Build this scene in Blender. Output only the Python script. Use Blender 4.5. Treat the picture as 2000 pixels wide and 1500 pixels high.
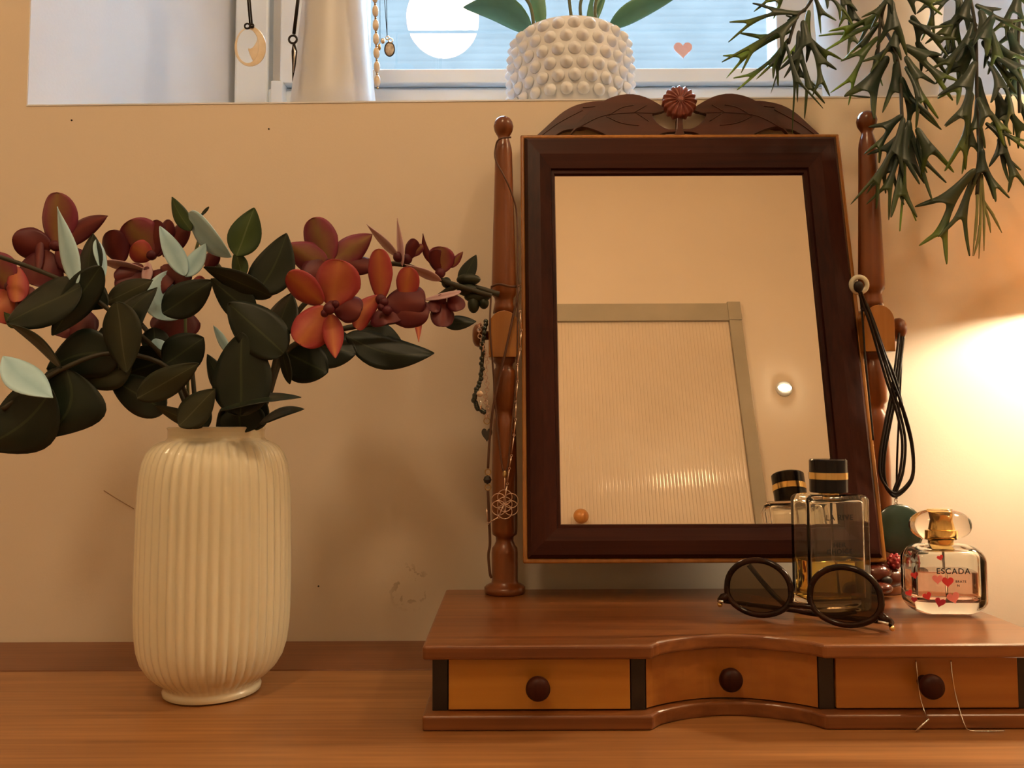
import bpy, bmesh, math, random
from mathutils import Vector, Matrix, Euler
from mathutils.geometry import tessellate_polygon
random.seed(7)
for o in list(bpy.data.objects): bpy.data.objects.remove(o)
S = bpy.context.scene; COL = S.collection
T = 0.8                                   # height of the sideboard top above the floor
# ---------------------------------------------------------------- camera, world, exposure
F = 1550.0; PITCH = math.atan(90/1550); ROLL = math.radians(0.2)
CAM = Vector((0, 0, T+0.209))
cd = bpy.data.cameras.new('camera'); cam = bpy.data.objects.new('camera', cd); COL.objects.link(cam); S.camera = cam
cd.sensor_width = 36; cd.lens = 36*F/2000; cd.clip_start = 0.02; cd.clip_end = 100
cam.matrix_world = Matrix.Translation(CAM) @ Matrix.Rotation(math.pi/2+PITCH, 4, 'X') @ Matrix.Rotation(-ROLL, 4, 'Z')
W = bpy.data.worlds.new('world'); S.world = W; W.use_nodes = True
wn = W.node_tree; bg = wn.nodes['Background']
bg.inputs[0].default_value = (0.54, 0.78, 1.0, 1); bg.inputs[1].default_value = 14.5
v = S.view_settings; v.view_transform = 'Standard'; v.look = 'None'; v.gamma = 1; v.exposure = 1.0; v.use_curve_mapping = False
S.cycles.max_bounces = 12; S.cycles.transmission_bounces = 12; S.cycles.transparent_max_bounces = 12; S.cycles.caustics_reflective = False
YW = 0.805; DW = 1.15; YD = -1.9
LAMP_PENDANT = 23.0; LAMP_SIDE = 130.0; LAMP_TABLE = 215.0; LAMP_WALL = 90.0
pl = bpy.data.lights.new('window_portal', 'AREA'); pl.shape = 'RECTANGLE'; pl.size = 1.3; pl.size_y = 0.9; pl.cycles.is_portal = True
po = bpy.data.objects.new('window_portal', pl); COL.objects.link(po); po.location = (0.05, DW+0.09, T+0.95); po.rotation_euler = (-math.pi/2, 0, 0)
# ---------------------------------------------------------------- projecting helpers (a pixel of the photo to a plane in the room)
CM = cam.matrix_world.to_3x3()
def ray(px, py): return CM @ Vector(((px-1000)/F, (750-py)/F, -1))
def P(px, py, Y): d = ray(px, py); return CAM + d*(Y/d.y)
def Z(px, py, z): d = ray(px, py); return CAM + d*((T+z-CAM.z)/d.z)
MB0 = Vector((0.0, 0.707, T+0.0917)); MB1 = Vector((0.0, 0.783, T+0.505)); MU = (MB1-MB0).normalized(); MN = Vector((1, 0, 0)).cross(MU)
if MN.y > 0: MN = -MN
def M(px, py, off=0.0):                    # pixel to the tilted mirror plane
    d = ray(px, py); o = MB0 + MN*off; return CAM + d*((o-CAM).dot(MN)/d.dot(MN))
def V(px, py, Y):                          # what the mirror shows at that pixel, on the plane y = Y
    a = M(px, py); d = (a-CAM).normalized(); r = d - 2*d.dot(MN)*MN; return a + r*((Y-a.y)/r.y)

# ---------------------------------------------------------------- materials
def nm(name):
    m = bpy.data.materials.new(name); m.use_nodes = True
    return m, m.node_tree, m.node_tree.nodes['Principled BSDF']
def setp(b, **k):
    names = {'col': 'Base Color', 'rough': 'Roughness', 'metal': 'Metallic', 'trans': 'Transmission Weight', 'ior': 'IOR', 'coat': 'Coat Weight', 'coatr': 'Coat Roughness',
             'spec': 'Specular IOR Level', 'sub': 'Subsurface Weight', 'em': 'Emission Color', 'ems': 'Emission Strength', 'sheen': 'Sheen Weight', 'alpha': 'Alpha'}
    for a, x in k.items():
        if a in ('col', 'em'): x = (*x, 1)
        b.inputs[names[a]].default_value = x
def c255(r, g, b):
    f = lambda c: ((c/255+0.055)/1.055)**2.4 if c > 10 else c/255/12.92
    return (f(r), f(g), f(b))
def noise_mat(name, c1, c2, scale=(20, 20, 20), rough=0.5, bump=0.0, detail=4, bscale=None, **k):
    m, t, b = nm(name); setp(b, rough=rough, **k)
    tc = t.nodes.new('ShaderNodeTexCoord'); mp = t.nodes.new('ShaderNodeMapping'); mp.inputs['Scale'].default_value = scale
    n = t.nodes.new('ShaderNodeTexNoise'); n.inputs['Scale'].default_value = 1; n.inputs['Detail'].default_value = detail
    r = t.nodes.new('ShaderNodeValToRGB'); r.color_ramp.elements[0].color = (*c1, 1); r.color_ramp.elements[1].color = (*c2, 1)
    r.color_ramp.elements[0].position = 0.3; r.color_ramp.elements[1].position = 0.7
    L = t.links.new
    L(tc.outputs['Object'], mp.inputs[0]); L(mp.outputs[0], n.inputs['Vector']); L(n.outputs[0], r.inputs[0]); L(r.outputs[0], b.inputs['Base Color'])
    if bump:
        bp = t.nodes.new('ShaderNodeBump'); bp.inputs['Strength'].default_value = bump; bp.inputs['Distance'].default_value = 0.001
        if bscale:
            n2 = t.nodes.new('ShaderNodeTexNoise'); n2.inputs['Scale'].default_value = bscale; L(tc.outputs['Object'], n2.inputs['Vector']); L(n2.outputs[0], bp.inputs['Height'])
        else: L(n.outputs[0], bp.inputs['Height'])
        L(bp.outputs[0], b.inputs['Normal'])
    return m
def wood(name, c1, c2, axis='x', rough=0.35, coat=0.3, fine=160, coarse=14, spec=0.4):
    """grain stretched along one axis: broad figure mixed with fine streaks"""
    m, t, b = nm(name); setp(b, rough=rough, coat=coat, coatr=0.2, spec=spec)
    L = t.links.new; N = t.nodes.new
    tc = N('ShaderNodeTexCoord')
    def st(k, lo): s = [k, k, k]; s['xyz'.index(axis)] = lo; return s
    a = N('ShaderNodeMapping'); a.inputs['Scale'].default_value = st(coarse, coarse*0.12)
    f = N('ShaderNodeMapping'); f.inputs['Scale'].default_value = st(fine, fine*0.025)
    n1 = N('ShaderNodeTexNoise'); n1.inputs['Scale'].default_value = 1; n1.inputs['Detail'].default_value = 3; n1.inputs['Distortion'].default_value = 1.2
    n2 = N('ShaderNodeTexNoise'); n2.inputs['Scale'].default_value = 1; n2.inputs['Detail'].default_value = 6
    L(tc.outputs['Object'], a.inputs[0]); L(tc.outputs['Object'], f.inputs[0]); L(a.outputs[0], n1.inputs['Vector']); L(f.outputs[0], n2.inputs['Vector'])
    mx = N('ShaderNodeMath'); mx.operation = 'MULTIPLY_ADD'; mx.inputs[1].default_value = 0.55
    m2 = N('ShaderNodeMath'); m2.operation = 'MULTIPLY'; m2.inputs[1].default_value = 0.45
    L(n2.outputs[0], m2.inputs[0]); L(n1.outputs[0], mx.inputs[0]); L(m2.outputs[0], mx.inputs[2])
    r = N('ShaderNodeValToRGB'); r.color_ramp.elements[0].color = (*c1, 1); r.color_ramp.elements[1].color = (*c2, 1)
    r.color_ramp.elements[0].position = 0.36; r.color_ramp.elements[1].position = 0.64
    L(mx.outputs[0], r.inputs[0]); L(r.outputs[0], b.inputs['Base Color'])
    bp = N('ShaderNodeBump'); bp.inputs['Strength'].default_value = 0.12; bp.inputs['Distance'].default_value = 0.0006; L(n2.outputs[0], bp.inputs['Height']); L(bp.outputs[0], b.inputs['Normal'])
    return m
def plain(name, c, **k):
    m, t, b = nm(name); setp(b, col=c, **k)
    tc = t.nodes.new('ShaderNodeTexCoord'); n = t.nodes.new('ShaderNodeTexNoise'); n.inputs['Scale'].default_value = 120
    h = t.nodes.new('ShaderNodeHueSaturation'); h.inputs['Color'].default_value = (*c, 1)
    mr = t.nodes.new('ShaderNodeMapRange'); mr.inputs[3].default_value = 0.92; mr.inputs[4].default_value = 1.08
    t.links.new(tc.outputs['Object'], n.inputs['Vector']); t.links.new(n.outputs[0], mr.inputs[0]); t.links.new(mr.outputs[0], h.inputs['Value']); t.links.new(h.outputs[0], b.inputs['Base Color'])
    return m
def glass(name, c, ior=1.45, rough=0.0):
    m, t, b = nm(name); setp(b, col=c, rough=rough, trans=1.0, ior=ior); return m
def emit(name, c, s):
    m, t, b = nm(name); setp(b, col=c, em=c, ems=s, rough=0.5); return m
def petal_mat(name, mid, edge, rough=0.5, vein=None, spec=0.35):
    """colour from the midrib (UV x = 0.5) out to the edge"""
    m, t, b = nm(name); setp(b, rough=rough, spec=spec); L = t.links.new; N = t.nodes.new
    uv = N('ShaderNodeUVMap'); sx = N('ShaderNodeSeparateXYZ'); L(uv.outputs[0], sx.inputs[0])
    a = N('ShaderNodeMath'); a.operation = 'SUBTRACT'; a.inputs[1].default_value = 0.5; L(sx.outputs[0], a.inputs[0])
    ab = N('ShaderNodeMath'); ab.operation = 'ABSOLUTE'; L(a.outputs[0], ab.inputs[0])
    tc = N('ShaderNodeTexCoord'); n = N('ShaderNodeTexNoise'); n.inputs['Scale'].default_value = 90; n.inputs['Detail'].default_value = 4; L(tc.outputs['Object'], n.inputs['Vector'])
    ma = N('ShaderNodeMath'); ma.operation = 'MULTIPLY_ADD'; ma.inputs[1].default_value = 0.35; L(n.outputs[0], ma.inputs[0]); L(ab.outputs[0], ma.inputs[2])
    r = N('ShaderNodeValToRGB'); r.color_ramp.elements[0].position = 0.18; r.color_ramp.elements[1].position = 0.58
    r.color_ramp.elements[0].color = (*mid, 1); r.color_ramp.elements[1].color = (*edge, 1); L(ma.outputs[0], r.inputs[0]); L(r.outputs[0], b.inputs['Base Color'])
    if vein:
        lt = N('ShaderNodeMath'); lt.operation = 'LESS_THAN'; lt.inputs[1].default_value = 0.022; L(ab.outputs[0], lt.inputs[0])
        mv = N('ShaderNodeMix'); mv.data_type = 'RGBA'; L(lt.outputs[0], mv.inputs[0]); L(r.outputs[0], mv.inputs[6]); mv.inputs[7].default_value = (*vein, 1); L(mv.outputs[2], b.inputs['Base Color'])
    return m

# ---------------------------------------------------------------- mesh building
class MB:
    def __init__(s): s.v = []; s.f = []; s.uv = {}
    def add(s, vs, fs):
        k = len(s.v); s.v += [Vector(p) for p in vs]; s.f += [tuple(i+k for i in f) for f in fs]; return s
    def box(s, x0, x1, y0, y1, z0, z1):
        vs = [(x, y, z) for x in (x0, x1) for y in (y0, y1) for z in (z0, z1)]
        return s.add(vs, [(0, 1, 3, 2), (4, 6, 7, 5), (0, 4, 5, 1), (2, 3, 7, 6), (0, 2, 6, 4), (1, 5, 7, 3)])
    def lathe(s, prof, seg, c=(0, 0, 0), axis='z', mod=None, caps=True):
        """prof: (radius, height) pairs; mod(i_angle, j) scales the radius"""
        c = Vector(c); vs = []; fs = []; n = len(prof)
        for j, (r, h) in enumerate(prof):
            for i in range(seg):
                a = 2*math.pi*i/seg; q = r + (mod(a, j) if mod else 0)
                x, y = q*math.cos(a), q*math.sin(a)
                p = {'z': (x, y, h), 'x': (h, x, y), 'y': (x, h, y)}[axis]; vs.append(c+Vector(p))
        for j in range(n-1):
            for i in range(seg):
                i2 = (i+1) % seg; f = (j*seg+i, j*seg+i2, (j+1)*seg+i2, (j+1)*seg+i)
                fs.append(f if axis != 'y' else f[::-1])
        if caps and prof[0][0] > 1e-6: fs.append(tuple(range(seg))[::-1] if axis != 'y' else tuple(range(seg)))
        if caps and prof[-1][0] > 1e-6: t = tuple((n-1)*seg+i for i in range(seg)); fs.append(t if axis != 'y' else t[::-1])
        return s.add(vs, fs)
    def tube(s, pts, r, seg=8, closed=False, caps=True):
        pts = [Vector(p) for p in pts]; n = len(pts); vs = []; fs = []
        rr = r if isinstance(r, (list, tuple)) else [r]*n; up = None
        for i, p in enumerate(pts):
            t = (pts[(i+1) % n] if (closed or i < n-1) else p) - (pts[i-1] if (closed or i > 0) else p)
            if t.length < 1e-9: t = Vector((0, 0, 1))
            t.normalize()
            if up is None: up = t.orthogonal().normalized()
            up = (up - t*up.dot(t)); up = up.normalized() if up.length > 1e-6 else t.orthogonal().normalized()
            b = t.cross(up)
            for k in range(seg):
                a = 2*math.pi*k/seg; vs.append(p + (up*math.cos(a)+b*math.sin(a))*rr[i])
        m = n if closed else n-1
        for i in range(m):
            for k in range(seg):
                j = (i+1) % n; k2 = (k+1) % seg; fs.append((i*seg+k, i*seg+k2, j*seg+k2, j*seg+k))
        if not closed and caps: fs += [tuple(range(seg))[::-1], tuple((n-1)*seg+k for k in range(seg))]
        return s.add(vs, fs)
    def ball(s, c, r, seg=16, rings=10, sc=(1, 1, 1)):
        c = Vector(c); vs = []; fs = []
        for j in range(rings+1):
            th = math.pi*j/rings
            for i in range(seg):
                a = 2*math.pi*i/seg; vs.append(c+Vector((r*sc[0]*math.sin(th)*math.cos(a), r*sc[1]*math.sin(th)*math.sin(a), -r*sc[2]*math.cos(th))))
        for j in range(rings):
            for i in range(seg): i2 = (i+1) % seg; fs.append((j*seg+i, j*seg+i2, (j+1)*seg+i2, (j+1)*seg+i))
        return s.add(vs, fs)
    def prism(s, pts, off):
        """closed 3D outline pts extruded by vector off"""
        pts = [Vector(p) for p in pts]; off = Vector(off); n = len(pts)
        tri = tessellate_polygon([pts]); vs = pts+[p+off for p in pts]
        fs = [tuple(t) for t in tri]+[tuple(i+n for i in t)[::-1] for t in tri]
        fs += [(i, (i+1) % n, (i+1) % n+n, i+n) for i in range(n)]
        return s.add(vs, fs)
    def build(s, name, mat, parent=None, smooth=True, bevel=0, bseg=3, solid=0, auto=None, kind=None, subsurf=0, uvs=None):
        o3 = Vector((0, 0, 0)); p = parent
        while p is not None: o3 = o3 + p.location; p = p.parent
        me = bpy.data.meshes.new(name); me.from_pydata([q-o3 for q in s.v], [], s.f)
        if uvs:
            ul = me.uv_layers.new(name='UVMap')
            for lp in me.loops: ul.data[lp.index].uv = uvs[lp.vertex_index]
        bm = bmesh.new(); bm.from_mesh(me); bmesh.ops.remove_doubles(bm, verts=bm.verts, dist=1e-6); bmesh.ops.recalc_face_normals(bm, faces=bm.faces); bm.to_mesh(me); bm.free()
        for q in me.polygons: q.use_smooth = smooth
        me.materials.append(mat); o = bpy.data.objects.new(name, me); COL.objects.link(o)
        if parent: o.parent = parent
        if auto: 
            me.set_sharp_from_angle(angle=math.radians(auto))
        if bevel:
            b = o.modifiers.new('b', 'BEVEL'); b.width = bevel; b.segments = bseg; b.limit_method = 'ANGLE'; b.angle_limit = math.radians(40); b.harden_normals = False
        if solid: d = o.modifiers.new('s', 'SOLIDIFY'); d.thickness = solid; d.offset = 0
        if subsurf: d = o.modifiers.new('u', 'SUBSURF'); d.levels = subsurf; d.render_levels = subsurf
        if kind: o['kind'] = kind
        return o
def thing(name, loc, label, cat, group=None):
    o = bpy.data.objects.new(name, None); COL.objects.link(o); o.location = loc; o.empty_display_size = 0.02
    o['label'] = label; o['category'] = cat
    if group: o['group'] = group
    return o
def tag(o, label, cat, group=None):
    o['label'] = label; o['category'] = cat
    if group: o['group'] = group
    return o
def struct(o): o['kind'] = 'structure'; return o
def smooth_path(pts, n=6):
    pts = [Vector(p) for p in pts]; out = []
    for i in range(len(pts)-1):
        p0 = pts[max(i-1, 0)]; p1 = pts[i]; p2 = pts[i+1]; p3 = pts[min(i+2, len(pts)-1)]
        for k in range(n):
            t = k/n; out.append(0.5*((2*p1)+(p2-p0)*t+(2*p0-5*p1+4*p2-p3)*t*t+(3*p1-p0-3*p2+p3)*t**3))
    out.append(pts[-1]); return out
def pxpath(pts, Y, n=6): return smooth_path([P(a[0], a[1], a[2] if len(a) > 2 else Y) for a in pts], n)
def text_obj(name, s, size, mat, parent, loc, rot, extrude=0.00008):
    cu = bpy.data.curves.new(name, 'FONT'); cu.body = s; cu.size = size; cu.align_x = 'CENTER'; cu.extrude = extrude; cu.offset = size*.012; cu.space_character = 1.15
    tmp = bpy.data.objects.new('t', cu); COL.objects.link(tmp); dg = bpy.context.evaluated_depsgraph_get(); me = bpy.data.meshes.new_from_object(tmp.evaluated_get(dg))
    bpy.data.objects.remove(tmp); me.transform(Matrix.Translation(loc) @ rot.to_4x4()); me.materials.clear(); me.materials.append(mat)
    o = bpy.data.objects.new(name, me); COL.objects.link(o); o.parent = parent
    return o

# ---------------------------------------------------------------- setting: walls with the deep window recess, floor, ceiling, door
def wall_material():
    m, t, b = nm('painted_wall'); setp(b, rough=0.6, spec=0.3); L = t.links.new; N = t.nodes.new
    tc = N('ShaderNodeTexCoord'); n = N('ShaderNodeTexNoise'); n.inputs['Scale'].default_value = 3; n.inputs['Detail'].default_value = 3; L(tc.outputs['Object'], n.inputs['Vector'])
    r = N('ShaderNodeValToRGB'); r.color_ramp.elements[0].color = (0.70, 0.61, 0.50, 1); r.color_ramp.elements[1].color = (0.78, 0.69, 0.57, 1); L(n.outputs[0], r.inputs[0])
    # a worn smudge low on the wall beside the vanity
    n2 = N('ShaderNodeTexNoise'); n2.inputs['Scale'].default_value = 110; n2.inputs['Detail'].default_value = 6; L(tc.outputs['Object'], n2.inputs['Vector'])
    gt = N('ShaderNodeMath'); gt.operation = 'GREATER_THAN'; gt.inputs[1].default_value = 0.60; L(n2.outputs[0], gt.inputs[0])
    c = P(800, 1145, YW); d = N('ShaderNodeVectorMath'); d.operation = 'DISTANCE'; d.inputs[1].default_value = c; L(tc.outputs['Object'], d.inputs[0])
    mr = N('ShaderNodeMapRange'); mr.inputs[1].default_value = 0.006; mr.inputs[2].default_value = 0.026; mr.inputs[3].default_value = 0.65; mr.inputs[4].default_value = 0; L(d.outputs['Value'], mr.inputs[0])
    mu = N('ShaderNodeMath'); mu.operation = 'MULTIPLY'; L(gt.outputs[0], mu.inputs[0]); L(mr.outputs[0], mu.inputs[1])
    mx = N('ShaderNodeMix'); mx.data_type = 'RGBA'; L(mu.outputs[0], mx.inputs[0]); L(r.outputs[0], mx.inputs[6]); mx.inputs[7].default_value = (0.28, 0.2, 0.1, 1); L(mx.outputs[2], b.inputs['Base Color'])
    n3 = N('ShaderNodeTexNoise'); n3.inputs['Scale'].default_value = 500; L(tc.outputs['Object'], n3.inputs['Vector'])
    bp = N('ShaderNodeBump'); bp.inputs['Strength'].default_value = 0.12; bp.inputs['Distance'].default_value = 0.0006; L(n3.outputs[0], bp.inputs['Height']); L(bp.outputs[0], b.inputs['Normal'])
    return m
m_wall = wall_material()
m_reveal = noise_mat('white_reveal_paint', (0.68, 0.70, 0.74), (0.74, 0.76, 0.80), (4, 4, 4), 0.5, 0.1, bscale=300)
m_white = noise_mat('white_window_paint', (0.70, 0.77, 0.83), (0.76, 0.83, 0.89), (8, 8, 8), 0.35)
m_ceil = noise_mat('ceiling_paint', (0.70, 0.61, 0.50), (0.78, 0.69, 0.57), (3, 3, 3), 0.8)
m_floor = wood('floor_boards', (0.18, 0.1, 0.05), (0.3, 0.18, 0.09), 'x', 0.45, 0.1)
m_trim = noise_mat('grey_beige_trim', (0.36, 0.33, 0.26), (0.42, 0.38, 0.3), (6, 6, 6), 0.5)
m_flute = noise_mat('fluted_door_panel', (0.66, 0.56, 0.44), (0.72, 0.62, 0.5), (3, 3, 3), 0.35, coat=1.0, coatr=0.05)
XL, XR = -1.5, 1.6; HC = T+2.75
sl = P(52, 207, YW); sr = P(1875, 188, YW); oxL = sl.x; ozL = sl.z; slope = (sr.z-sl.z)/(sr.x-sl.x); oxR = 0.66; ozR = ozL+slope*(oxR-oxL); oT = T+1.25
def wallpoly(name, pts, mat, th=(0, 0.01, 0)): return struct(MB().prism(pts, th).build(name, mat, smooth=False))
y = YW
o = MB()
o.prism([(XL, y, 0), (XR, y, 0), (XR, y, ozR), (oxR, y, ozR), (oxL, y, ozL), (XL, y, ozL)], (0, 0.02, 0))
o.prism([(XL, y, ozL), (oxL, y, ozL), (oxL, y, HC), (XL, y, HC)], (0, 0.02, 0))
o.prism([(oxR, y, ozR), (XR, y, ozR), (XR, y, HC), (oxR, y, HC)], (0, 0.02, 0))
o.prism([(oxL, y, oT), (oxR, y, oT), (oxR, y, HC), (oxL, y, HC)], (0, 0.02, 0))
struct(o.build('wall_back', m_wall, smooth=False))
ixL = P(470, 150, DW).x; ixR = 0.60
y1 = DW+0.1
def quad(name, a, b, c, d, mat, th): return struct(MB().prism([a, b, c, d], th).build(name, mat, smooth=False))
quad('trim_1', (oxL+0.0005, y+0.001, ozL-0.05), (ixL, y1, ozL-0.05), (ixL, y1, oT), (oxL+0.0005, y+0.001, oT), m_reveal, (-0.02, 0, 0))
quad('trim_2', (oxR, y+0.001, ozL-0.05), (ixR, y1, ozL-0.05), (ixR, y1, oT), (oxR, y+0.001, oT), m_reveal, (0.02, 0, 0))
quad('trim_3', (oxL-.0, y-0.0006, ozL+0.0012), (oxR, y-0.0006, ozR+0.0012), (oxR, y1, ozR), (oxL, y1, ozL), m_reveal, (0, 0, -0.0016))
quad('trim_4', (oxL-.02, y+.0005, oT), (oxR+.02, y+.0005, oT), (oxR+.02, y1, oT), (oxL-.02, y1, oT), m_reveal, (0, 0, 0.02))
struct(MB().box(XL-.02, XL, YD, YW+.02, 0, HC).build('wall_left', m_wall, smooth=False))
struct(MB().box(XR, XR+.02, YD, YW+.02, 0, HC).build('wall_right', m_wall, smooth=False))
struct(MB().box(XL, XR, YD-.02, YD, 0, HC).build('wall_door_side', m_wall, smooth=False))
struct(MB().box(XL-.02, XR+.02, YD-.02, YW+.02, HC, HC+.02).build('ceiling', m_ceil, smooth=False))
struct(MB().box(XL-.02, XR+.02, YD-.02, YW+.02, -.02, 0).build('floor', m_floor, smooth=False))
for nme, a in (('baseboard_left', (XL, XL+.015, YD, YW)), ('baseboard_right', (XR-.015, XR, YD, YW))):
    struct(MB().box(*a, 0, .08).build(nme, m_white, smooth=False, bevel=.003))
# window frame: fixed frame, then casement with glass
fzb = T+0.535; zg = P(900, 140, DW).z; zr = P(900, 168, DW).z; gx0 = P(716, 100, DW).x; gx1 = P(1512, 100, DW).x
win = MB().box(ixL-.01, P(526, 0, DW).x, DW, DW+.06, fzb, oT).box(P(526, 0, DW).x-.001, ixR-.029, DW+.001, DW+.059, fzb, zr-.0012).box(ixR-.03, ixR+.02, DW, DW+.06, fzb, oT).box(P(526, 0, DW).x-.001, ixR-.029, DW+.001, DW+.059, oT-.03, oT).build('window_1', m_white, smooth=False, bevel=.004); struct(win)
sx0 = P(553, 0, DW).x
MB().box(P(526, 0, DW).x, sx0, DW+.022, DW+.05, zr, oT-.03).build('rebate_strip', m_reveal, win, smooth=False)
MB().box(sx0, gx0, DW-.012, DW+.035, zr, oT-.03).build('casement_stile', m_white, win, smooth=False, bevel=.002)
MB().box(gx1, ixR-.03, DW-.012, DW+.035, zr, oT-.03).build('casement_stile', m_white, win, smooth=False, bevel=.002)
MB().box(gx0, gx1, DW-.010, DW+.033, zr, zg).build('casement_rail', m_white, win, smooth=False, bevel=.002)
MB().box(gx0, gx1, DW-.010, DW+.033, oT-.09, oT-.03).build('casement_rail', m_white, win, smooth=False, bevel=.002)
MB().box(P(531, 0, DW-.02).x, P(554, 0, DW-.02).x, DW-.02, DW+.01, fzb+.02, P(540, 157, DW-.02).z).build('hinge', m_white, win, smooth=False, bevel=.0015)
m_pane = glass('window_glass', (0.97, 0.99, 1.0), 1.5)
MB().box(gx0-.004, gx1+.004, DW+.012, DW+.016, zg-.004, oT-.085).build('pane', m_pane, win, smooth=False)
hp = P(1334, 96, DW+.009)
def heart_pts(c, w, u, vv, n=28):
    out = []
    for i in range(n):
        a = 2*math.pi*i/n; x = 16*math.sin(a)**3/32; yy = (13*math.cos(a)-5*math.cos(2*a)-2*math.cos(3*a)-math.cos(4*a))/32
        out.append(Vector(c)+Vector(u)*x*w+Vector(vv)*yy*w)
    return out
m_sticker = plain('pink_sticker', (0.75, 0.45, 0.42), rough=0.6)
tag(MB().prism(heart_pts(hp, .028, (1, 0, 0), (0, 0, 1)), (0, .0008, 0)).build('heart_sticker', m_sticker, smooth=False), 'small pale pink heart stuck on the window pane', 'sticker')
# outside: neighbouring clapboard wall and ground
def clad():
    m, t, b = nm('weathered_clapboards'); setp(b, rough=0.8); L = t.links.new; N = t.nodes.new
    tc = N('ShaderNodeTexCoord'); w = N('ShaderNodeTexWave'); w.bands_direction = 'Z'; w.inputs['Scale'].default_value = 9; w.inputs['Distortion'].default_value = 0.4; w.wave_profile = 'SAW'
    n = N('ShaderNodeTexNoise'); n.inputs['Scale'].default_value = 5; n.inputs['Detail'].default_value = 8
    L(tc.outputs['Object'], w.inputs['Vector']); L(tc.outputs['Object'], n.inputs['Vector'])
    a = N('ShaderNodeMath'); a.operation = 'MULTIPLY_ADD'; a.inputs[1].default_value = 0.25; L(w.outputs[0], a.inputs[0]); L(n.outputs[0], a.inputs[2])
    r = N('ShaderNodeValToRGB'); r.color_ramp.elements[0].color = (0.012, 0.0135, 0.0135, 1); r.color_ramp.elements[1].color = (0.030, 0.031, 0.030, 1); r.color_ramp.elements[0].position = 0.3; r.color_ramp.elements[1].position = 0.9
    L(a.outputs[0], r.inputs[0]); L(r.outputs[0], b.inputs['Base Color']); return m
tag(MB().box(-5, 5, 3.6, 3.7, -1, T+2.55).build('neighbouring_house', clad(), smooth=False), 'grey-blue clapboard wall seen through the window', 'building')
struct(MB().box(-6, 6, YW+.5, 3.6, -.3, T+.2).build('ground', noise_mat('gravel', (.2, .2, .2), (.35, .34, .32), (20, 20, 20), .9), smooth=False))
# door seen in the mirror: a fluted panel in a grey-beige frame with corner blocks
dxr = V(1424, 640, YD).x; dzt = V(1250, 630, YD).z; ozt = V(1250, 597, YD).z; fw = V(1448, 640, YD).x-dxr; dxl = dxr-0.95
door = MB().box(dxl-fw, dxl, YD, YD+.022, 0, dzt).box(dxr, dxr+fw, YD, YD+.022, 0, dzt).box(dxl, dxr, YD, YD+.022, dzt, ozt).build('door_1', m_trim, smooth=False, bevel=.003); struct(door)
for x in (dxl-fw, dxr): MB().box(x-.002, x+fw+.002, YD, YD+.028, dzt+.001, ozt+.006).build('corner_block', m_trim, door, smooth=False, bevel=.003)
nf = 60; pts = []; vs = []; fs = []
RP = [(0, -.0035), (.07, 0), (.09, .00007), (.2, .00018), (.35, .00027), (.5, .0003), (.65, .00027), (.8, .00018), (.91, .00007), (.93, 0)]
for i in range(nf):
    for u_, d_ in RP: x = dxl+(dxr-dxl)*(i+u_)/nf; vs += [(x, YD+.004+d_, 0.01), (x, YD+.004+d_, dzt)]
for i in range(len(vs)//2-1): fs.append((2*i, 2*i+2, 2*i+3, 2*i+1))
MB().add(vs, fs).build('fluted_panel', m_flute, door, smooth=True)
kb = V(1135, 1008, YD+.06); m_knobw = wood('orange_knob_wood', (.5, .2, .05), (.65, .3, .08), 'z')
MB().lathe([(0.012, YD+.004), (0.012, YD+.03), (.028, YD+.045), (.032, YD+.06), (.02, YD+.075), (0, YD+.078)], 24, (kb.x, 0, kb.z), 'y').build('door_knob', m_knobw, door)
# nail holes and a scratch in the back wall
m_dark = plain('dark_hole', (0.03, 0.02, 0.015), rough=.9)
wb = bpy.data.objects['wall_back']
for a in ((140, 235), (525, 252), (622, 1145)):
    q = P(*a, YW); MB().lathe([(.0008, YW-.0006), (.0012, YW+.001)], 10, (q.x, 0, q.z), 'y').build('nail_hole', m_dark, wb)
MB().tube(pxpath([(203, 958), (225, 972), (262, 994)], YW, 4), .0005, 6).build('scratch', plain('scratch', (.35, .25, .16), rough=.9), wb)

# ---------------------------------------------------------------- lamps
m_globe = emit('opal_globe_glow', (1.0, 0.70, 0.40), LAMP_PENDANT)
pc = Vector((-0.24, -0.40, T+1.66)); pend = thing('pendant_lamp', (pc.x, pc.y, HC), 'round opal glass pendant lamp over the middle of the room', 'lamp')
MB().ball(pc, .128, 32, 20).build('globe', m_globe, pend); MB().tube([(pc.x, pc.y, pc.z+.11), (pc.x, pc.y, HC)], .004).build('cord', m_dark, pend)
MB().lathe([(.05, HC-.03), (.055, HC)], 24, (pc.x, pc.y, 0)).build('ceiling_rose', m_white, pend)
pc2 = Vector((1.22, .17, T+1.62)); pend2 = thing('pendant_lamp', (pc2.x, pc2.y, HC), 'smaller opal pendant lamp at the right side of the room', 'lamp')
MB().ball(pc2, .048, 32, 20).build('globe', emit('side_globe_glow', (1.0, 0.72, 0.42), LAMP_SIDE), pend2); MB().tube([(pc2.x, pc2.y, pc2.z+.055), (pc2.x, pc2.y, HC)], .004).build('cord', m_dark, pend2)
MB().lathe([(.05, HC-.03), (.055, HC)], 24, (pc2.x, pc2.y, 0)).build('ceiling_rose', m_white, pend2)
sp = V(1533, 757, YD+.02); wl = thing('wall_lamp', (sp.x, YD, sp.z), 'small round glowing lamp on the wall beside the fluted door', 'lamp')
MB().lathe([(.036, YD), (.036, YD+.014), (.030, YD+.018)], 28, (sp.x, 0, sp.z), 'y').build('rim', m_white, wl)
MB().ball((sp.x, YD+.016, sp.z), .028, 24, 12, (1.1, .45, .55)).build('lamp_bulb', emit('warm_bulb', (1, .85, .62), LAMP_WALL), wl)

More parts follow.
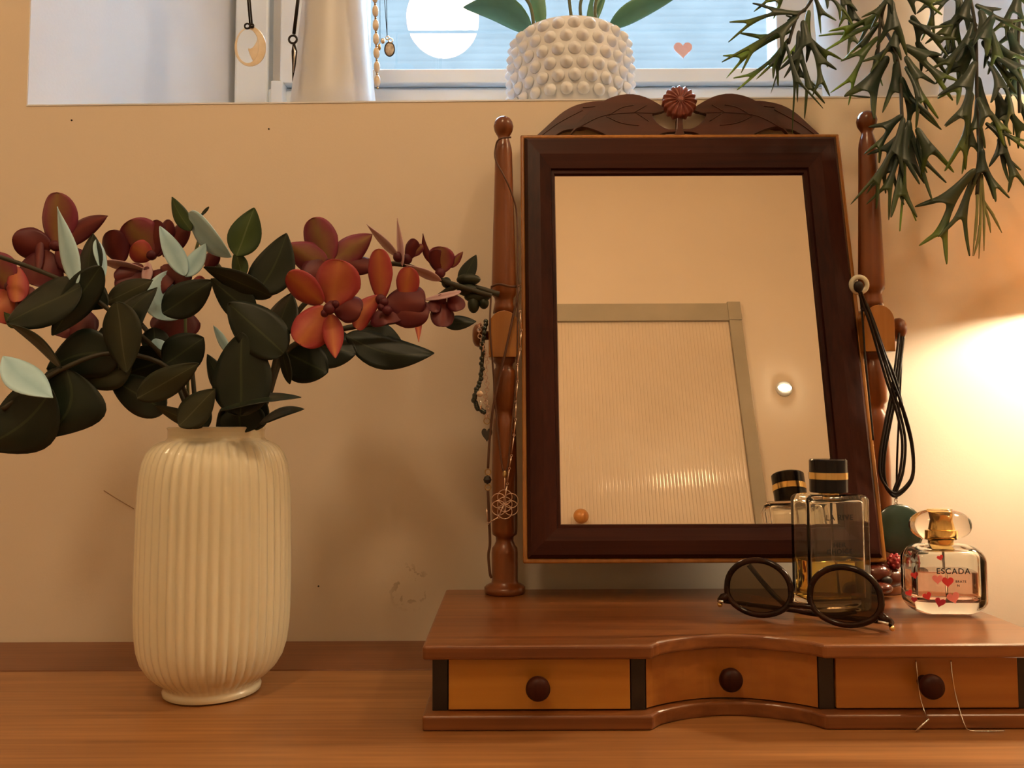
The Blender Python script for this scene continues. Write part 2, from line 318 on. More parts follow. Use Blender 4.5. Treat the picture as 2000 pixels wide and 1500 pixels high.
# ---------------------------------------------------------------- sideboard
m_oak = wood('oiled_oak', (0.22, 0.09, 0.028), (0.42, 0.195, 0.068), 'x', 0.38, 0.15, 260, 18)
m_oakd = wood('darker_oak_strip', (0.15, 0.055, 0.022), (0.24, 0.095, 0.04), 'x', 0.42, 0.1, 260, 18)
SB = thing('sideboard', (0.1, .5, 0), 'long oak sideboard carrying the vase and the vanity mirror', 'sideboard')
ys = Z(100, 1310, 0).y
MB().box(-1.2, 1.3, .22, ys-.0006, T-.028, T).build('top_board', m_oak, SB, smooth=False, bevel=.002)
MB().box(-1.2, 1.3, ys+.0006, YW-.001, T-.028, T).build('back_board', m_oakd, SB, smooth=False, bevel=.0012)
MB().box(-1.17, 1.27, .25, YW-.01, T-.62, T-.028).build('carcass', m_oak, SB, smooth=False, bevel=.003)
for i in range(4):
    x0 = -1.16+i*.607; d = MB().box(x0, x0+.598, .232, .25, T-.6, T-.05).build('door', m_oak, SB, smooth=False, bevel=.003)
    MB().ball((x0+.3, .222, T-.3), .014).build('knob', m_oakd, d)
for x in (-1.1, 1.2):
    for yy in (.3, .72): MB().tube([(x, yy, 0), (x, yy, T-.62)], [.016, .025], 16).build('leg', m_oak, SB)

# ---------------------------------------------------------------- ribbed vase
m_vase = noise_mat('glazed_cream_porcelain', (0.76, 0.72, 0.55), (0.83, 0.79, 0.62), (9, 9, 9), 0.28, coat=0.6, coatr=0.06)
VY = 0.652; vc = P(415, 1345, VY); vx = vc.x
def vz(py): return P(415, py, VY).z
ztop = vz(836)
prof = [(0, T), (.036, T), (.0405, T+.0015), (.041, T+.004), (.0395, T+.007), (.041, T+.010), (.047, T+.014), (.0535, T+.020), (.0585, T+.028), (.0618, T+.038), (.0635, T+.050)]
prof += [(.0643, T+.065), (.0646, T+.085), (.0644, T+.11), (.0640, T+.135), (.0632, T+.16), (.0622, T+.172), (.0602, T+.182), (.0568, T+.190), (.052, T+.1955), (.047, T+.1985), (.0425, T+.2)]
zk = ztop-.010
prof = [(r, T+(h-T)*(zk-T)/(.2)) for r, h in prof]+[(.0405, zk+.002), (.0405, ztop-.002), (.0415, ztop), (.040, ztop+.0008), (.037, ztop), (.0355, ztop-.01), (.045, zk-.02), (.058, T+.15), (.058, T+.05), (.03, T+.02), (0, T+.018)]
fine = []
for a, b in zip(prof[:-1], prof[1:]):
    for k in range(3): fine.append((a[0]+(b[0]-a[0])*k/3, a[1]+(b[1]-a[1])*k/3))
fine.append(prof[-1]); fine = [(r*.92, h) for r, h in fine]; NO = 3*20; 
def rib(a, j):
    if j > 63 or j < 12: return 0
    w = min(1, (j-12)/12, max(0, (63-j))/8); return w*.0026*(abs(math.cos(23*a))-.75)
tv = thing('ribbed_vase', (vx, VY, T), 'tall cream ribbed porcelain vase holding the flowers', 'vase')
MB().lathe(fine, 46*8, (vx, VY, 0), mod=rib).build('body', m_vase, tv)

# ---------------------------------------------------------------- leaves and petals
m_leaf = petal_mat('eucalyptus_green', (0.012, 0.022, 0.012), (0.007, 0.015, 0.010), 0.45, (0.035, 0.045, 0.022))
m_olive = petal_mat('olive_green_leaf', (0.030, 0.034, 0.014), (0.018, 0.024, 0.012), 0.5, (0.06, 0.065, 0.035))
m_green = petal_mat('fresh_green_leaf', (0.05, 0.09, 0.022), (0.025, 0.055, 0.018), 0.45, (0.10, 0.14, 0.06))
m_daylit = petal_mat('daylit_leaf', (0.33, 0.56, 0.68), (0.48, 0.74, 0.86), 0.5)  # bluish light copy of the leaf material: window daylight put into the colour
m_porange = petal_mat('orange_petal', (0.47, 0.15, 0.055), (0.34, 0.042, 0.048), 0.5)
m_pred = petal_mat('dark_red_petal', (0.14, 0.022, 0.018), (0.085, 0.009, 0.018), 0.5)
m_pmag = petal_mat('olive_magenta_petal', (0.26, 0.14, 0.055), (0.20, 0.030, 0.060), 0.5)
m_ppink = petal_mat('pale_pink_petal', (0.45, 0.25, 0.25), (0.6, 0.42, 0.45), 0.5)
m_stem = plain('dark_stem', (0.03, 0.028, 0.015), rough=.6)
m_stemg = plain('green_stem', (0.10, 0.12, 0.05), rough=.5)
MT = dict(d=m_leaf, o=m_olive, g=m_green, p=m_daylit, O=m_porange, R=m_pred, G=m_pmag, K=m_ppink)
def leaf(name, bx, by, tx, ty, w, Y, mat, parent, roll=0.3, fold=0.15, bend=0.0, dY=0.0, shape='ov', cup=0.0, lift=0.0):
    """leaf surface from base to tip; w is the visible width; roll turns it about its rib, dY takes the tip back (+) or forward (-)"""
    A = P(bx, by, Y); B = P(tx, ty, Y+dY); ax = B-A; Ln = ax.length
    view = Vector((0, 1, 0)); side = ax.cross(view).normalized(); nrm = side.cross(ax).normalized()
    wm = w/F*Y/2; n, k = 18, 8; vs = []; fs = []; uv = []
    cr, sr_ = 1.0, math.tan(roll)
    for i in range(n+1):
        u = (1-math.cos(math.pi*i/n))/2
        if shape == 'ov': prof = (math.sin(math.pi*min(1, u**0.8)))**0.75*(1-.12*u)*1.05
        elif shape == 'egg': prof = (u**.5)*((1-u)**.72)/.4315
        elif shape == 'round': prof = math.sqrt(max(0, 1-(2*u-1.0)**2))**0.8*(1.0 if u > .5 else .72+.56*u)
        elif shape == 'lance': prof = math.sin(math.pi*u**.75)*(1-.2*u)
        else: prof = (math.sin(math.pi*u**1.15))**.8
        prof = max(prof, .02 if i in (0, n) else 0)
        sp = A+ax*u+side*(bend*Ln*math.sin(math.pi*u))+nrm*(lift*Ln*math.sin(math.pi*u))
        for j in range(k+1):
            q = 2*j/k-1; d = wm*prof*q
            vs.append(sp+side*d*cr+nrm*(d*sr_+fold*wm*abs(q)*prof+cup*wm*(q*q)*prof+.04*wm*math.sin(7*u+3*q))); uv.append((j/k, u))
    for i in range(n):
        for j in range(k):
            a = i*(k+1)+j; fs.append((a, a+1, a+k+2, a+k+1))
    return MB().add(vs, fs).build(name, mat, parent, solid=.0006, uvs=uv)
vtop = Vector((vx, VY, ztop))
def stem_thing(name, label, cat, group=None): return thing(name, (vx, VY, T+.02), label, cat, group)
def stem(parent, pts, r=.0018, mat=m_stem, name='stem'):
    return MB().tube(pxpath(pts, .65, 5), r, 8).build(name, mat, parent)
GE = 'artificial eucalyptus stems in the vase'; GO = 'artificial orchid stems in the vase'
# eucalyptus: (bx,by,tx,ty,w,Y,tone,roll,fold,bend,dY,shape)
def leaves(parent, lst):
    for L in lst:
        (bx, by, tx, ty, w, Y, tone) = L[:7]; k = dict(roll=.3, fold=.12, bend=0., dY=0., shape='ov')
        if len(L) > 7: k.update(L[7])
        leaf('leaf', bx, by, tx, ty, w, Y, MT[tone], parent, **k)
e1 = stem_thing('eucalyptus_branch', 'eucalyptus stem with wide dark leaves drooping to the lower left of the vase', 'plant', GE)
stem(e1, [(395, 1050, .66), (380, 830, .65), (330, 720, .62), (220, 690, .60), (130, 717, .59), (60, 760, .585), (5, 800, .58)]); leaves(e1, [
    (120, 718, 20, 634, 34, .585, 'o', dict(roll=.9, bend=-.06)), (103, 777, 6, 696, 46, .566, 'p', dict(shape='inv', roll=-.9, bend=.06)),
    (128, 718, 84, 856, 128, .592, 'd', dict(bend=.22, shape='ov', roll=.15)), (100, 760, -40, 875, 125, .58, 'd', dict(roll=.1, bend=.1)),
    (232, 690, 92, 722, 100, .60, 'd', dict(roll=.1, bend=-.1)), (255, 700, 150, 745, 90, .605, 'o', dict(roll=-.1)),
    (330, 700, 232, 735, 80, .63, 'd', {}), (30, 640, 8, 610, 22, .60, 'g', {})])
e2 = stem_thing('eucalyptus_branch', 'eucalyptus branch at upper left, one upright daylight-tinted pale narrow leaf above broad dark leaves', 'plant', GE)
stem(e2, [(400, 1050, .66), (385, 830, .655), (320, 700, .63), (230, 620, .61), (165, 570, .60), (80, 530, .6), (-20, 495, .6)]); leaves(e2, [
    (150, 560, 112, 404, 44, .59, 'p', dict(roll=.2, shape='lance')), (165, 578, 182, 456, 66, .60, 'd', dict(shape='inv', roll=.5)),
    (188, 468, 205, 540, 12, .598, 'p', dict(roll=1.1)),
    (158, 560, 14, 630, 98, .588, 'd', dict(roll=-.4, shape='egg')), (196, 520, 102, 655, 60, .592, 'd', dict(roll=.4, shape='ov')),
    (208, 590, 298, 548, 56, .62, 'o', {}), (232, 722, 307, 562, 92, .60, 'd', dict(bend=.18, roll=.5)),
    (228, 590, 248, 728, 90, .59, 'o', dict(shape='ov', roll=-.3)), (200, 640, 260, 700, 80, .615, 'd', {}), (150, 560, 210, 600, 60, .61, 'd', {})])
e3 = stem_thing('eucalyptus_branch', 'tall middle eucalyptus branch with daylight-tinted pale and fresh green top leaves', 'plant', GE)
stem(e3, [(410, 1050, .66), (372, 830, .655), (366, 700, .65), (362, 620, .645), (370, 540, .64), (388, 470, .64)], .0013, m_stemg); leaves(e3, [
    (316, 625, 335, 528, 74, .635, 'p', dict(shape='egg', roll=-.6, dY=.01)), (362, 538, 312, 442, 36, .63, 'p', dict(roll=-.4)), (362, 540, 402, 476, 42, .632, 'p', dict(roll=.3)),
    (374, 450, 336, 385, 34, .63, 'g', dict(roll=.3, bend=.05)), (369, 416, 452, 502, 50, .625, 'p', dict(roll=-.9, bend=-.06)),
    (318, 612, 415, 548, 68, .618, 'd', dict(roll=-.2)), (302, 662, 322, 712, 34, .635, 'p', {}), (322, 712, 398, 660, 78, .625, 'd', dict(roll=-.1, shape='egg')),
    (408, 404, 390, 424, 6, .63, 'o', {}), (300, 640, 305, 700, 50, .64, 'd', {})])
e4 = stem_thing('eucalyptus_branch', 'eucalyptus branch right of middle, large dark leaves and one olive leaf pointing up', 'plant', GE)
stem(e4, [(425, 1050, .66), (500, 820, .655), (520, 720, .645), (505, 620, .63), (470, 540, .62), (462, 500, .62)], .0015, m_stemg); leaves(e4, [
    (462, 500, 497, 406, 60, .61, 'g', dict(roll=-.3, shape='ov')), (474, 542, 460, 488, 36, .617, 'g', {}), (496, 578, 560, 456, 92, .615, 'd', dict(shape='ov', bend=-.06, roll=.2)),
    (530, 578, 398, 522, 42, .605, 'd', dict(roll=.7)), (498, 618, 412, 545, 68, .612, 'd', dict(roll=.3)), (555, 690, 446, 592, 92, .60, 'd', dict(roll=-.1, shape='egg')),
    (535, 660, 570, 572, 84, .62, 'd', dict(roll=.7)), (566, 750, 545, 660, 22, .63, 'o', dict(roll=.2))])
e5 = stem_thing('eucalyptus_branch', 'short eucalyptus stem low in the vase mouth, a large dark upright leaf at its centre', 'plant', GE)
stem(e5, [(415, 1050, .66), (425, 840, .645), (440, 790, .635), (470, 720, .63)]); leaves(e5, [
    (470, 812, 472, 650, 118, .60, 'd', dict(roll=.05, shape='egg')), (322, 802, 215, 738, 74, .61, 'd', dict(shape='egg', roll=0)), (268, 778, 388, 710, 58, .595, 'o', dict(shape='ov', roll=-.2)),
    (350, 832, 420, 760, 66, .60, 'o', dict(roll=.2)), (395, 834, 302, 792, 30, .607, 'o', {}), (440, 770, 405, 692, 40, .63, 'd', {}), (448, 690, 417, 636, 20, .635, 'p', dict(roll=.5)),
    (470, 846, 465, 780, 104, .632, 'd', dict(shape='egg')), (430, 800, 588, 776, 24, .60, 'd', dict(bend=.06, roll=1.2)), (508, 826, 594, 799, 24, .61, 'd', dict(bend=.08, roll=1.1)),
    (500, 840, 512, 770, 44, .63, 'd', {}), (400, 840, 388, 770, 40, .64, 'd', {})])
e6 = stem_thing('eucalyptus_branch', 'eucalyptus stem behind the orange orchids, with dark leaves reaching right', 'plant', GE)
stem(e6, [(430, 1050, .66), (496, 842, .655), (522, 780, .66), (565, 680, .665), (680, 640, .67), (800, 620, .675), (890, 560, .68), (975, 575, .685)], .0025); leaves(e6, [
    (560, 690, 640, 728, 86, .67, 'd', dict(shape='egg', roll=.1)), (600, 670, 696, 690, 84, .675, 'd', dict(shape='egg')), (676, 655, 848, 690, 70, .68, 'd', dict(bend=-.1)),
    (700, 640, 790, 680, 60, .685, 'd', {}), (900, 556, 930, 498, 34, .68, 'd', dict(roll=.4)), (866, 632, 930, 628, 30, .68, 'd', {})])
for a in ((915, 546, 24, 12), (912, 566, 20, 13), (932, 580, 26, 12), (925, 594, 12, 18), (872, 552, 10, 11), (945, 592, 10, 12)):
    q = P(a[0], a[1], .68); MB().ball(q, 1, 12, 8, (a[2]/F*.68, .006, a[3]/F*.68)).build('bud', m_olive, e6)
# orchids
def flower(parent, lst, Y, lip=None):
    px, py = lst[0][0], lst[0][1]; c = MB().ball(P(px, py, Y), .0045, 14, 10, (1, .8, 1))
    if lip:
        for (a, b, r) in lip: c.ball(P(a, b, Y-.008), r/F*Y, 12, 8)
    f = c.build('flower', m_pred, parent)
    for L in lst:
        (bx, by, tx, ty, w, tone) = L[:6]; k = dict(roll=.2, fold=.05, cup=.25, dY=-.008, shape='round')
        if len(L) > 6: k.update(L[6])
        leaf('petal', bx, by, tx, ty, w, Y, MT[tone], f, **k)
    return f
o1 = stem_thing('orchid_spray', 'orchid stem arching right, with open orange and red flowers beside the mirror post', 'flower', GO)
stem(o1, [(430, 1050, .66), (494, 842, .65), (520, 780, .65), (560, 640, .64), (650, 550, .65), (770, 515, .66), (870, 550, .67), (960, 578, .675)], .0022)
flower(o1, [(648, 598, 664, 508, 96, 'O'), (630, 592, 562, 534, 56, 'O', dict(roll=.6)), (636, 600, 584, 672, 74, 'O'), (645, 612, 655, 699, 40, 'O', dict(shape='ov')), (652, 600, 706, 606, 56, 'R')], .605, [(643, 603, 12), (634, 612, 8), (655, 594, 8)])
flower(o1, [(644, 515, 610, 426, 68, 'G'), (645, 512, 727, 458, 60, 'G', dict(shape='ov')), (640, 520, 558, 478, 60, 'G', dict(shape='ov')), (640, 510, 600, 545, 60, 'R'), (655, 515, 730, 520, 40, 'R')], .655)
flower(o1, [(744, 585, 740, 486, 50, 'O'), (742, 578, 696, 642, 40, 'O', dict(bend=-.12)), (752, 590, 830, 588, 72, 'R'), (790, 585, 800, 522, 48, 'O'), (750, 605, 838, 612, 64, 'R'), (815, 600, 818, 668, 16, 'O', dict(shape='lance')), (748, 600, 760, 632, 70, 'R')], .625, [(750, 590, 9), (756, 606, 10), (745, 600, 8)])
flower(o1, [(860, 533, 862, 482, 56, 'G'), (850, 520, 826, 456, 16, 'R', dict(shape='lance', bend=.1)), (880, 522, 904, 492, 16, 'G', dict(shape='ov')), (860, 530, 850, 488, 36, 'R')], .665)
flower(o1, [(795, 506, 812, 468, 30, 'R'), (800, 500, 826, 480, 20, 'G')], .66)
flower(o1, [(778, 502, 716, 438, 16, 'K', dict(shape='lance', roll=1.1)), (786, 520, 776, 426, 16, 'K', dict(shape='lance', roll=.9)), (862, 548, 790, 516, 16, 'K', dict(shape='lance', roll=1.))], .65)
flower(o1, [(862, 585, 864, 638, 46, 'R'), (880, 575, 898, 606, 34, 'R'), (830, 585, 900, 570, 16, 'K', dict(roll=1.)), (850, 580, 848, 610, 26, 'R')], .665)
o2 = stem_thing('orchid_spray', 'orchid stem at far left, its flowers showing dark red with one upright magenta petal', 'flower', GO)
stem(o2, [(400, 1050, .66), (375, 830, .66), (290, 650, .66), (180, 560, .655), (90, 520, .65), (0, 560, .64)], .002)
flower(o2, [(108, 480, 112, 376, 82, 'G'), (100, 478, 24, 470, 62, 'R'), (122, 478, 210, 422, 46, 'R', dict(shape='ov', bend=.06)), (95, 490, 60, 555, 80, 'R'), (110, 490, 155, 520, 55, 'R'), (78, 452, 74, 530, 16, 'R')], .635)
flower(o2, [(20, 560, -28, 500, 76, 'G'), (24, 570, -20, 620, 84, 'O'), (30, 520, 32, 590, 40, 'O'), (60, 560, 40, 620, 40, 'R')], .62)
flower(o2, [(60, 600, 66, 640, 70, 'R'), (140, 620, 120, 658, 60, 'R'), (150, 600, 160, 660, 60, 'R')], .64)
o3 = stem_thing('orchid_spray', 'orchid stem left of the middle, flowers half hidden by daylight-tinted pale leaves', 'flower', GO)
stem(o3, [(405, 1050, .66), (385, 830, .665), (370, 690, .67), (340, 570, .67), (400, 500, .67), (440, 540, .665)], .002)
flower(o3, [(296, 498, 250, 432, 84, 'G', dict(dY=-.012)), (238, 512, 216, 450, 58, 'R', dict(bend=.05)), (298, 502, 308, 430, 44, 'R'), (306, 500, 332, 430, 38, 'R'), (318, 500, 366, 436, 44, 'R'), (296, 505, 258, 480, 50, 'O')], .65)
flower(o3, [(288, 530, 205, 512, 16, 'K', dict(roll=1.1)), (290, 540, 230, 570, 70, 'R'), (290, 535, 330, 560, 60, 'R'), (280, 520, 225, 545, 40, 'R'), (315, 520, 370, 550, 40, 'R'), (289, 512, 284, 550, 20, 'K')], .645)
flower(o3, [(340, 600, 342, 662, 84, 'R'), (340, 620, 305, 650, 60, 'R'), (400, 520, 425, 490, 34, 'R'), (370, 590, 400, 545, 50, 'O')], .66)

# ---------------------------------------------------------------- dressing-table mirror
m_wal = wood('walnut_top', (0.12, 0.034, 0.010), (0.26, 0.095, 0.028), 'x', 0.3, 0.35, 180, 16)
m_mah = wood('dark_mahogany_x', (0.020, 0.0045, 0.003), (0.048, 0.011, 0.006), 'x', 0.4, 0.0, 300, 24, 0.14)
m_mahz = wood('dark_mahogany_z', (0.020, 0.0045, 0.003), (0.048, 0.011, 0.006), 'z', 0.4, 0.0, 300, 24, 0.14)
m_birch = wood('honey_birch', (0.42, 0.17, 0.022), (0.54, 0.25, 0.04), 'x', 0.3, 0.5, 120, 10)
m_birch2 = wood('reddish_birch', (0.30, 0.10, 0.015), (0.40, 0.155, 0.026), 'x', 0.3, 0.5, 120, 10)
m_post = wood('turned_post_wood', (0.085, 0.018, 0.004), (0.20, 0.055, 0.010), 'z', 0.3, 0.35, 100, 20)
m_lip = wood('ochre_moulding', (0.28, 0.10, 0.014), (0.42, 0.17, 0.03), 'z', 0.25, 0.6)
m_black = plain('ebonised_wood', (0.012, 0.007, 0.006), rough=.4)
VM = thing('vanity_mirror', (.1625, .66, T), 'wooden dressing-table mirror on turned posts over a base with three small drawers', 'mirror')
bx0, bx1, by0, by1 = -.0634, .388, .5645, .7626
def front(inset):
    pts = []
    a, b = .0991, .2152
    pts += [(bx0+inset*.1, by0+inset), (a-.002, by0+inset), (a, by0+inset+.003)]
    for i in range(1, 24):
        u = i/24; pts.append((a+(b-a)*u, by0+inset+.004+.0235*math.sin(math.pi*u)**.75))
    pts += [(b, by0+inset+.003), (b+.002, by0+inset), (bx1-inset*.1, by0+inset)]
    return pts
def slab(name, z0, z1, mat, bev):
    pts = [(x, yy, T+z0) for x, yy in front(0)]+[(bx1, by1, T+z0), (bx0, by1, T+z0)]
    return MB().prism(pts, (0, 0, z1-z0)).build(name, mat, VM, smooth=False, bevel=bev)
slab('top_board', .0484, .0585, m_wal, .0022); slab('base_board', 0, .0104, m_wal, .0018)
fy = .574; bx = lambda px: P(px, 1340, fy).x
MB().box(bx0+.012, bx1-.012, .6, by1-.004, T+.0104, T+.0484).build('case', m_black, VM, smooth=False)
for a, b in ((844, 874), (1233, 1261), (1601, 1631), (1991, 2022)):
    MB().box(bx(a), bx(b), fy+.0015, fy+.012 if a in (844, 1991) else .62, T+.0104, T+.0484).build('divider', m_black, VM, smooth=False, bevel=.0004)
for side in (0, 1):
    x = bx(844) if side == 0 else bx(2022)-.008
    MB().box(x+.0002, x+.0078, fy+.012, by1-.004, T+.0104, T+.0484).build('side_panel', m_wal, VM, smooth=False)
kprof = [(0.0, -.0175), (.004, -.0172), (.0072, -.0158), (.0086, -.0130), (.0084, -.0105), (.0066, -.0085), (.0040, -.0065), (.0036, -.003), (.0045, 0)]
def drawer(a, b, mat, kx, kz, curved=False):
    x0, x1 = bx(a)+.0004, bx(b)-.0004; z0, z1 = T+.0115, T+.0478
    if not curved: d = MB().box(x0, x1, fy, fy+.014, z0, z1).build('drawer', mat, VM, smooth=False, bevel=.0006); kd = fy
    else:
        ring = [(x0+(x1-x0)*i/24, fy+.002+.0225*math.sin(math.pi*i/24)**.85) for i in range(25)]
        pts = [(p, q, z0) for p, q in ring]+[(x1, fy+.04, z0), (x0, fy+.04, z0)]
        d = MB().prism(pts, (0, 0, z1-z0)).build('drawer', mat, VM, smooth=False); kd = fy+.0245
    q = P(kx, kz, kd-.014)
    MB().lathe([(r, kd+h) for r, h in kprof], 28, (q.x, 0, q.z), 'y').build('knob', m_mahz, d)
drawer(875, 1232, m_birch, 1051, 1347); drawer(1262, 1600, m_birch2, 1429, 1330, True); drawer(1632, 1990, m_birch2, 1823, 1343)
# posts
py0 = .745
def post(cx, topz, half):
    def zz(py): return P(986, py, py0).z+half
    k = 1/F*.745
    pr = [(0, zz(228)), (8*k, zz(229.5)), (14*k, zz(233)), (18*k, zz(239)), (19.8*k, zz(247)), (18*k, zz(256)), (14*k, zz(263)), (11*k, zz(268)), (11*k, zz(272)), (13*k, zz(278)), (16*k, zz(290)), (17*k, zz(300)), (18.5*k, zz(360)), (21*k, zz(440)),
          (24*k, zz(540)), (24.5*k, zz(570)), (23.5*k, zz(577)), (19*k, zz(582)), (18*k, zz(590)), (20*k, zz(600)), (22*k, zz(612))]
    up = MB().lathe(pr[::-1], 28, (cx, py0, 0))
    lo = [(20*k, zz(688)), (22*k, zz(706)), (17*k, zz(712)), (17*k, zz(718)), (21.5*k, zz(724)), (22*k, zz(740)), (22.5*k, zz(795)), (17*k, zz(801)), (17*k, zz(812)), (22*k, zz(820)), (23*k, zz(840)), (24.5*k, zz(930)), (25*k, zz(1035)), (24*k, zz(1043)),
          (17.5*k, zz(1048)), (17*k, zz(1056)), (20*k, zz(1064)), (24.5*k, zz(1070)), (25.5*k, zz(1080)), (25*k, zz(1132)), (26*k, zz(1138)), (36*k, zz(1143)), (39.5*k, T+.0585+.0055), (39*k, T+.0585+.001), (37*k, T+.0585)]
    return up.lathe(lo[::-1], 28, (cx, py0, 0)).build('post', m_post, VM)
pxl = P(986, 1150, py0).x; pxr = P(1720, 1150, py0).x
for cx, s, h in ((pxl, -1, 0), (pxr, 1, .004)):
    p = post(cx, 0, h)
    zb = P(986, 700, py0).z+h; hw = .0142; arc = [(cx-hw, zb), (cx+hw, zb)]
    for i in range(13):
        a = math.pi*i/12; arc.append((cx+hw*math.cos(a), zb+.028+.0155*math.sin(a)))
    MB().prism([(x, py0-.0138, z) for x, z in arc], (0, .0276, 0)).build('pivot_block', m_lip, p, smooth=False, bevel=.0015)
    zk = P(986, 655, py0).z+h
    MB().lathe([(0, .0300), (.006, .0296), (.0098, .0275), (.0112, .0245), (.0108, .0215), (.008, .0195), (.0045, .0185), (.004, .013), (.004, .0)] if s > 0 else
               [(0, -.0300), (.006, -.0296), (.0098, -.0275), (.0112, -.0245), (.0108, -.0215), (.008, -.0195), (.0045, -.0185), (.004, -.013), (.004, 0)], 28, (cx, py0, zk), 'x').build('pivot_knob', m_post, p)
# mirror frame on its tilted plane: local (x, t) -> world
def ML(x, t, o=0.0): return Vector((x, 0, 0))+MB0+MU*t+MN*o
fx0 = .0092; fx1 = .3295; H = (MB1-MB0).length
def tl(px, py): q = M(px, py); return q.x, (q-MB0).dot(MU)
gl = tl(1091, 1024); gr = tl(1617, 1024); gt = tl(1088, 344); gtr = tl(1582, 343)
gx_0 = (gl[0]+gt[0])/2; gx_1 = (gr[0]+gtr[0])/2; gt0 = gl[1]; gt1 = gt[1]
FR = MB()
def rail(mb, x0a, x1a, ta, tb, outer, inner):
    pass
def mitre(mat, a0, a1, b0, b1, name):
    # a0,a1 outer corners; b0,b1 inner corners, raised in the middle
    vs = []
    for (o_, i_) in ((a0, b0), (a1, b1)):
        O = Vector(o_); I = Vector(i_)
        for w_, h_ in ((0, -.014), (0, .002), (.1, .0065), (.5, .0075), (.86, .0055), (.88, .003), (.97, .003), (1, .0), (1, -.014)):
            q = O.lerp(I, w_); vs.append(ML(q.x, q.y, h_))
    n = 9; fs = [(i, (i+1) % n, n+(i+1) % n, n+i) for i in range(n)]+[tuple(range(n))[::-1], tuple(range(n, 2*n))]
    return MB().add(vs, fs).build(name, mat, fr, smooth=False)
lw = .0042
L0, R0, B0, T0 = fx0+lw, fx1-lw, lw, H-lw
fr = MB().prism([ML(L0, B0, -.014), ML(R0, B0, -.014), ML(R0, T0, -.014), ML(L0, T0, -.014)], -MN*.003).build('mirror_frame', m_mahz, VM, smooth=False)
mitre(m_mahz, (L0, B0), (L0, T0), (gx_0, gt0), (gx_0, gt1), 'frame_rail'); mitre(m_mahz, (R0, T0), (R0, B0), (gx_1, gt1), (gx_1, gt0), 'frame_rail')
mitre(m_mah, (L0, T0), (R0, T0), (gx_0, gt1), (gx_1, gt1), 'frame_rail'); mitre(m_mah, (R0, B0), (L0, B0), (gx_1, gt0), (gx_0, gt0), 'frame_rail')
for (x0, t0, x1, t1) in ((fx0, 0, fx0+lw, H), (fx1-lw, 0, fx1, H), (fx0, 0, fx1, lw), (fx0, H-lw, fx1, H)):
    vs = [ML(x, t, o_) for o_ in (.0015, -.019) for x, t in ((x0, t0), (x1, t0), (x1, t1), (x0, t1))]
    MB().add(vs, [(0, 1, 2, 3), (7, 6, 5, 4), (0, 4, 5, 1), (1, 5, 6, 2), (2, 6, 7, 3), (3, 7, 4, 0)]).build('edge_moulding', m_lip, fr, smooth=False, bevel=.0015)
m_mir, mt_, mb_ = nm('silvered_glass'); setp(mb_, col=(0.86, 0.78, 0.68), metal=1.0, rough=0.0)
gq = [ML(gx_0-.003, gt0-.003, 0), ML(gx_1+.003, gt0-.003, 0), ML(gx_1+.003, gt1+.003, 0), ML(gx_0-.003, gt1+.003, 0)]
MB().prism(gq, -MN*.003).build('mirror_glass', m_mir, fr, smooth=False)
# crest of carved leaves
m_crest = wood('carved_mahogany', (0.034, 0.007, 0.004), (0.08, 0.018, 0.009), 'x', 0.36, 0.1, 120, 20)
outerleaf = [(1028, 268), (1045, 258), (1062, 243), (1080, 226), (1098, 210), (1118, 198), (1140, 191), (1165, 187), (1188, 187), (1200, 192), (1190, 206), (1165, 232), (1142, 242), (1116, 242), (1096, 247), (1072, 266)]
innerleaf = [(1111, 263), (1122, 244), (1140, 223), (1162, 203), (1185, 188), (1208, 180), (1232, 177), (1256, 181), (1278, 191), (1299, 204), (1302, 211), (1276, 216), (1276, 222), (1286, 236), (1304, 247), (1322, 247), (1334, 247), (1334, 252), (1318, 252), (1300, 253), (1286, 259), (1278, 269), (1200, 269), (1180, 255), (1155, 245), (1134, 241), (1122, 249)]
def chaikin(p, n=2):
    for _ in range(n):
        q = []
        for i in range(len(p)):
            a, b = p[i], p[(i+1) % len(p)]; q += [(a[0]*.75+b[0]*.25, a[1]*.75+b[1]*.25), (a[0]*.25+b[0]*.75, a[1]*.25+b[1]*.75)]
        p = q
    return p
def mir(p): return [(2658-a, b-.6) for a, b in p]
off = 0
for sd in (0, 1):
    f = mir if sd else (lambda p: p)
    for pts, o_, nm_ in ((outerleaf, -.009, 'carved_leaf'), (innerleaf, -.005, 'carved_leaf')):
        cl = MB().prism([M(a, b, 0)+MN*o_ for a, b in f(chaikin(pts, 1))], -MN*.0045).build(nm_, m_crest, fr, smooth=False, bevel=.0012, bseg=2)
    veins = [[(1128, 246), (1175, 222), (1230, 215), (1290, 216)], [(1190, 220), (1215, 205), (1240, 200)], [(1185, 222), (1215, 235), (1250, 240)], [(1240, 214), (1265, 200)], [(1245, 216), (1270, 232)], [(1050, 262), (1090, 232), (1140, 205)], [(1140, 200), (1165, 198)]]
    mbv = MB()
    for vv in veins: mbv.tube(smooth_path([M(a, b)+MN*(-.0048 if vv[0][0] > 1100 and vv[0][1] != 200 else -.0088) for a, b in f(vv)], 5), .00045, 6)
    mbv.build('carved_veins', m_crest, fr)
MB().prism([M(a, b)-MN*.003 for a, b in ((1323, 226), (1335, 226), (1336, 250), (1343, 269), (1315, 269), (1322, 250))], -MN*.008).build('carved_stem', m_crest, fr, smooth=False, bevel=.001)
m_ros = noise_mat('worn_red_rosette', (0.19, 0.045, 0.038), (0.30, 0.09, 0.07), (150, 150, 150), .4, coat=.3)
rc = M(1328, 197)-MN*.001; vs = []; fs = []; npt = 16*8
radii = [(0, .006), (.12, .0065), (.25, .0048), (.5, .0055), (.75, .0048), (.93, .003), (1, .001), (1, -.007)]
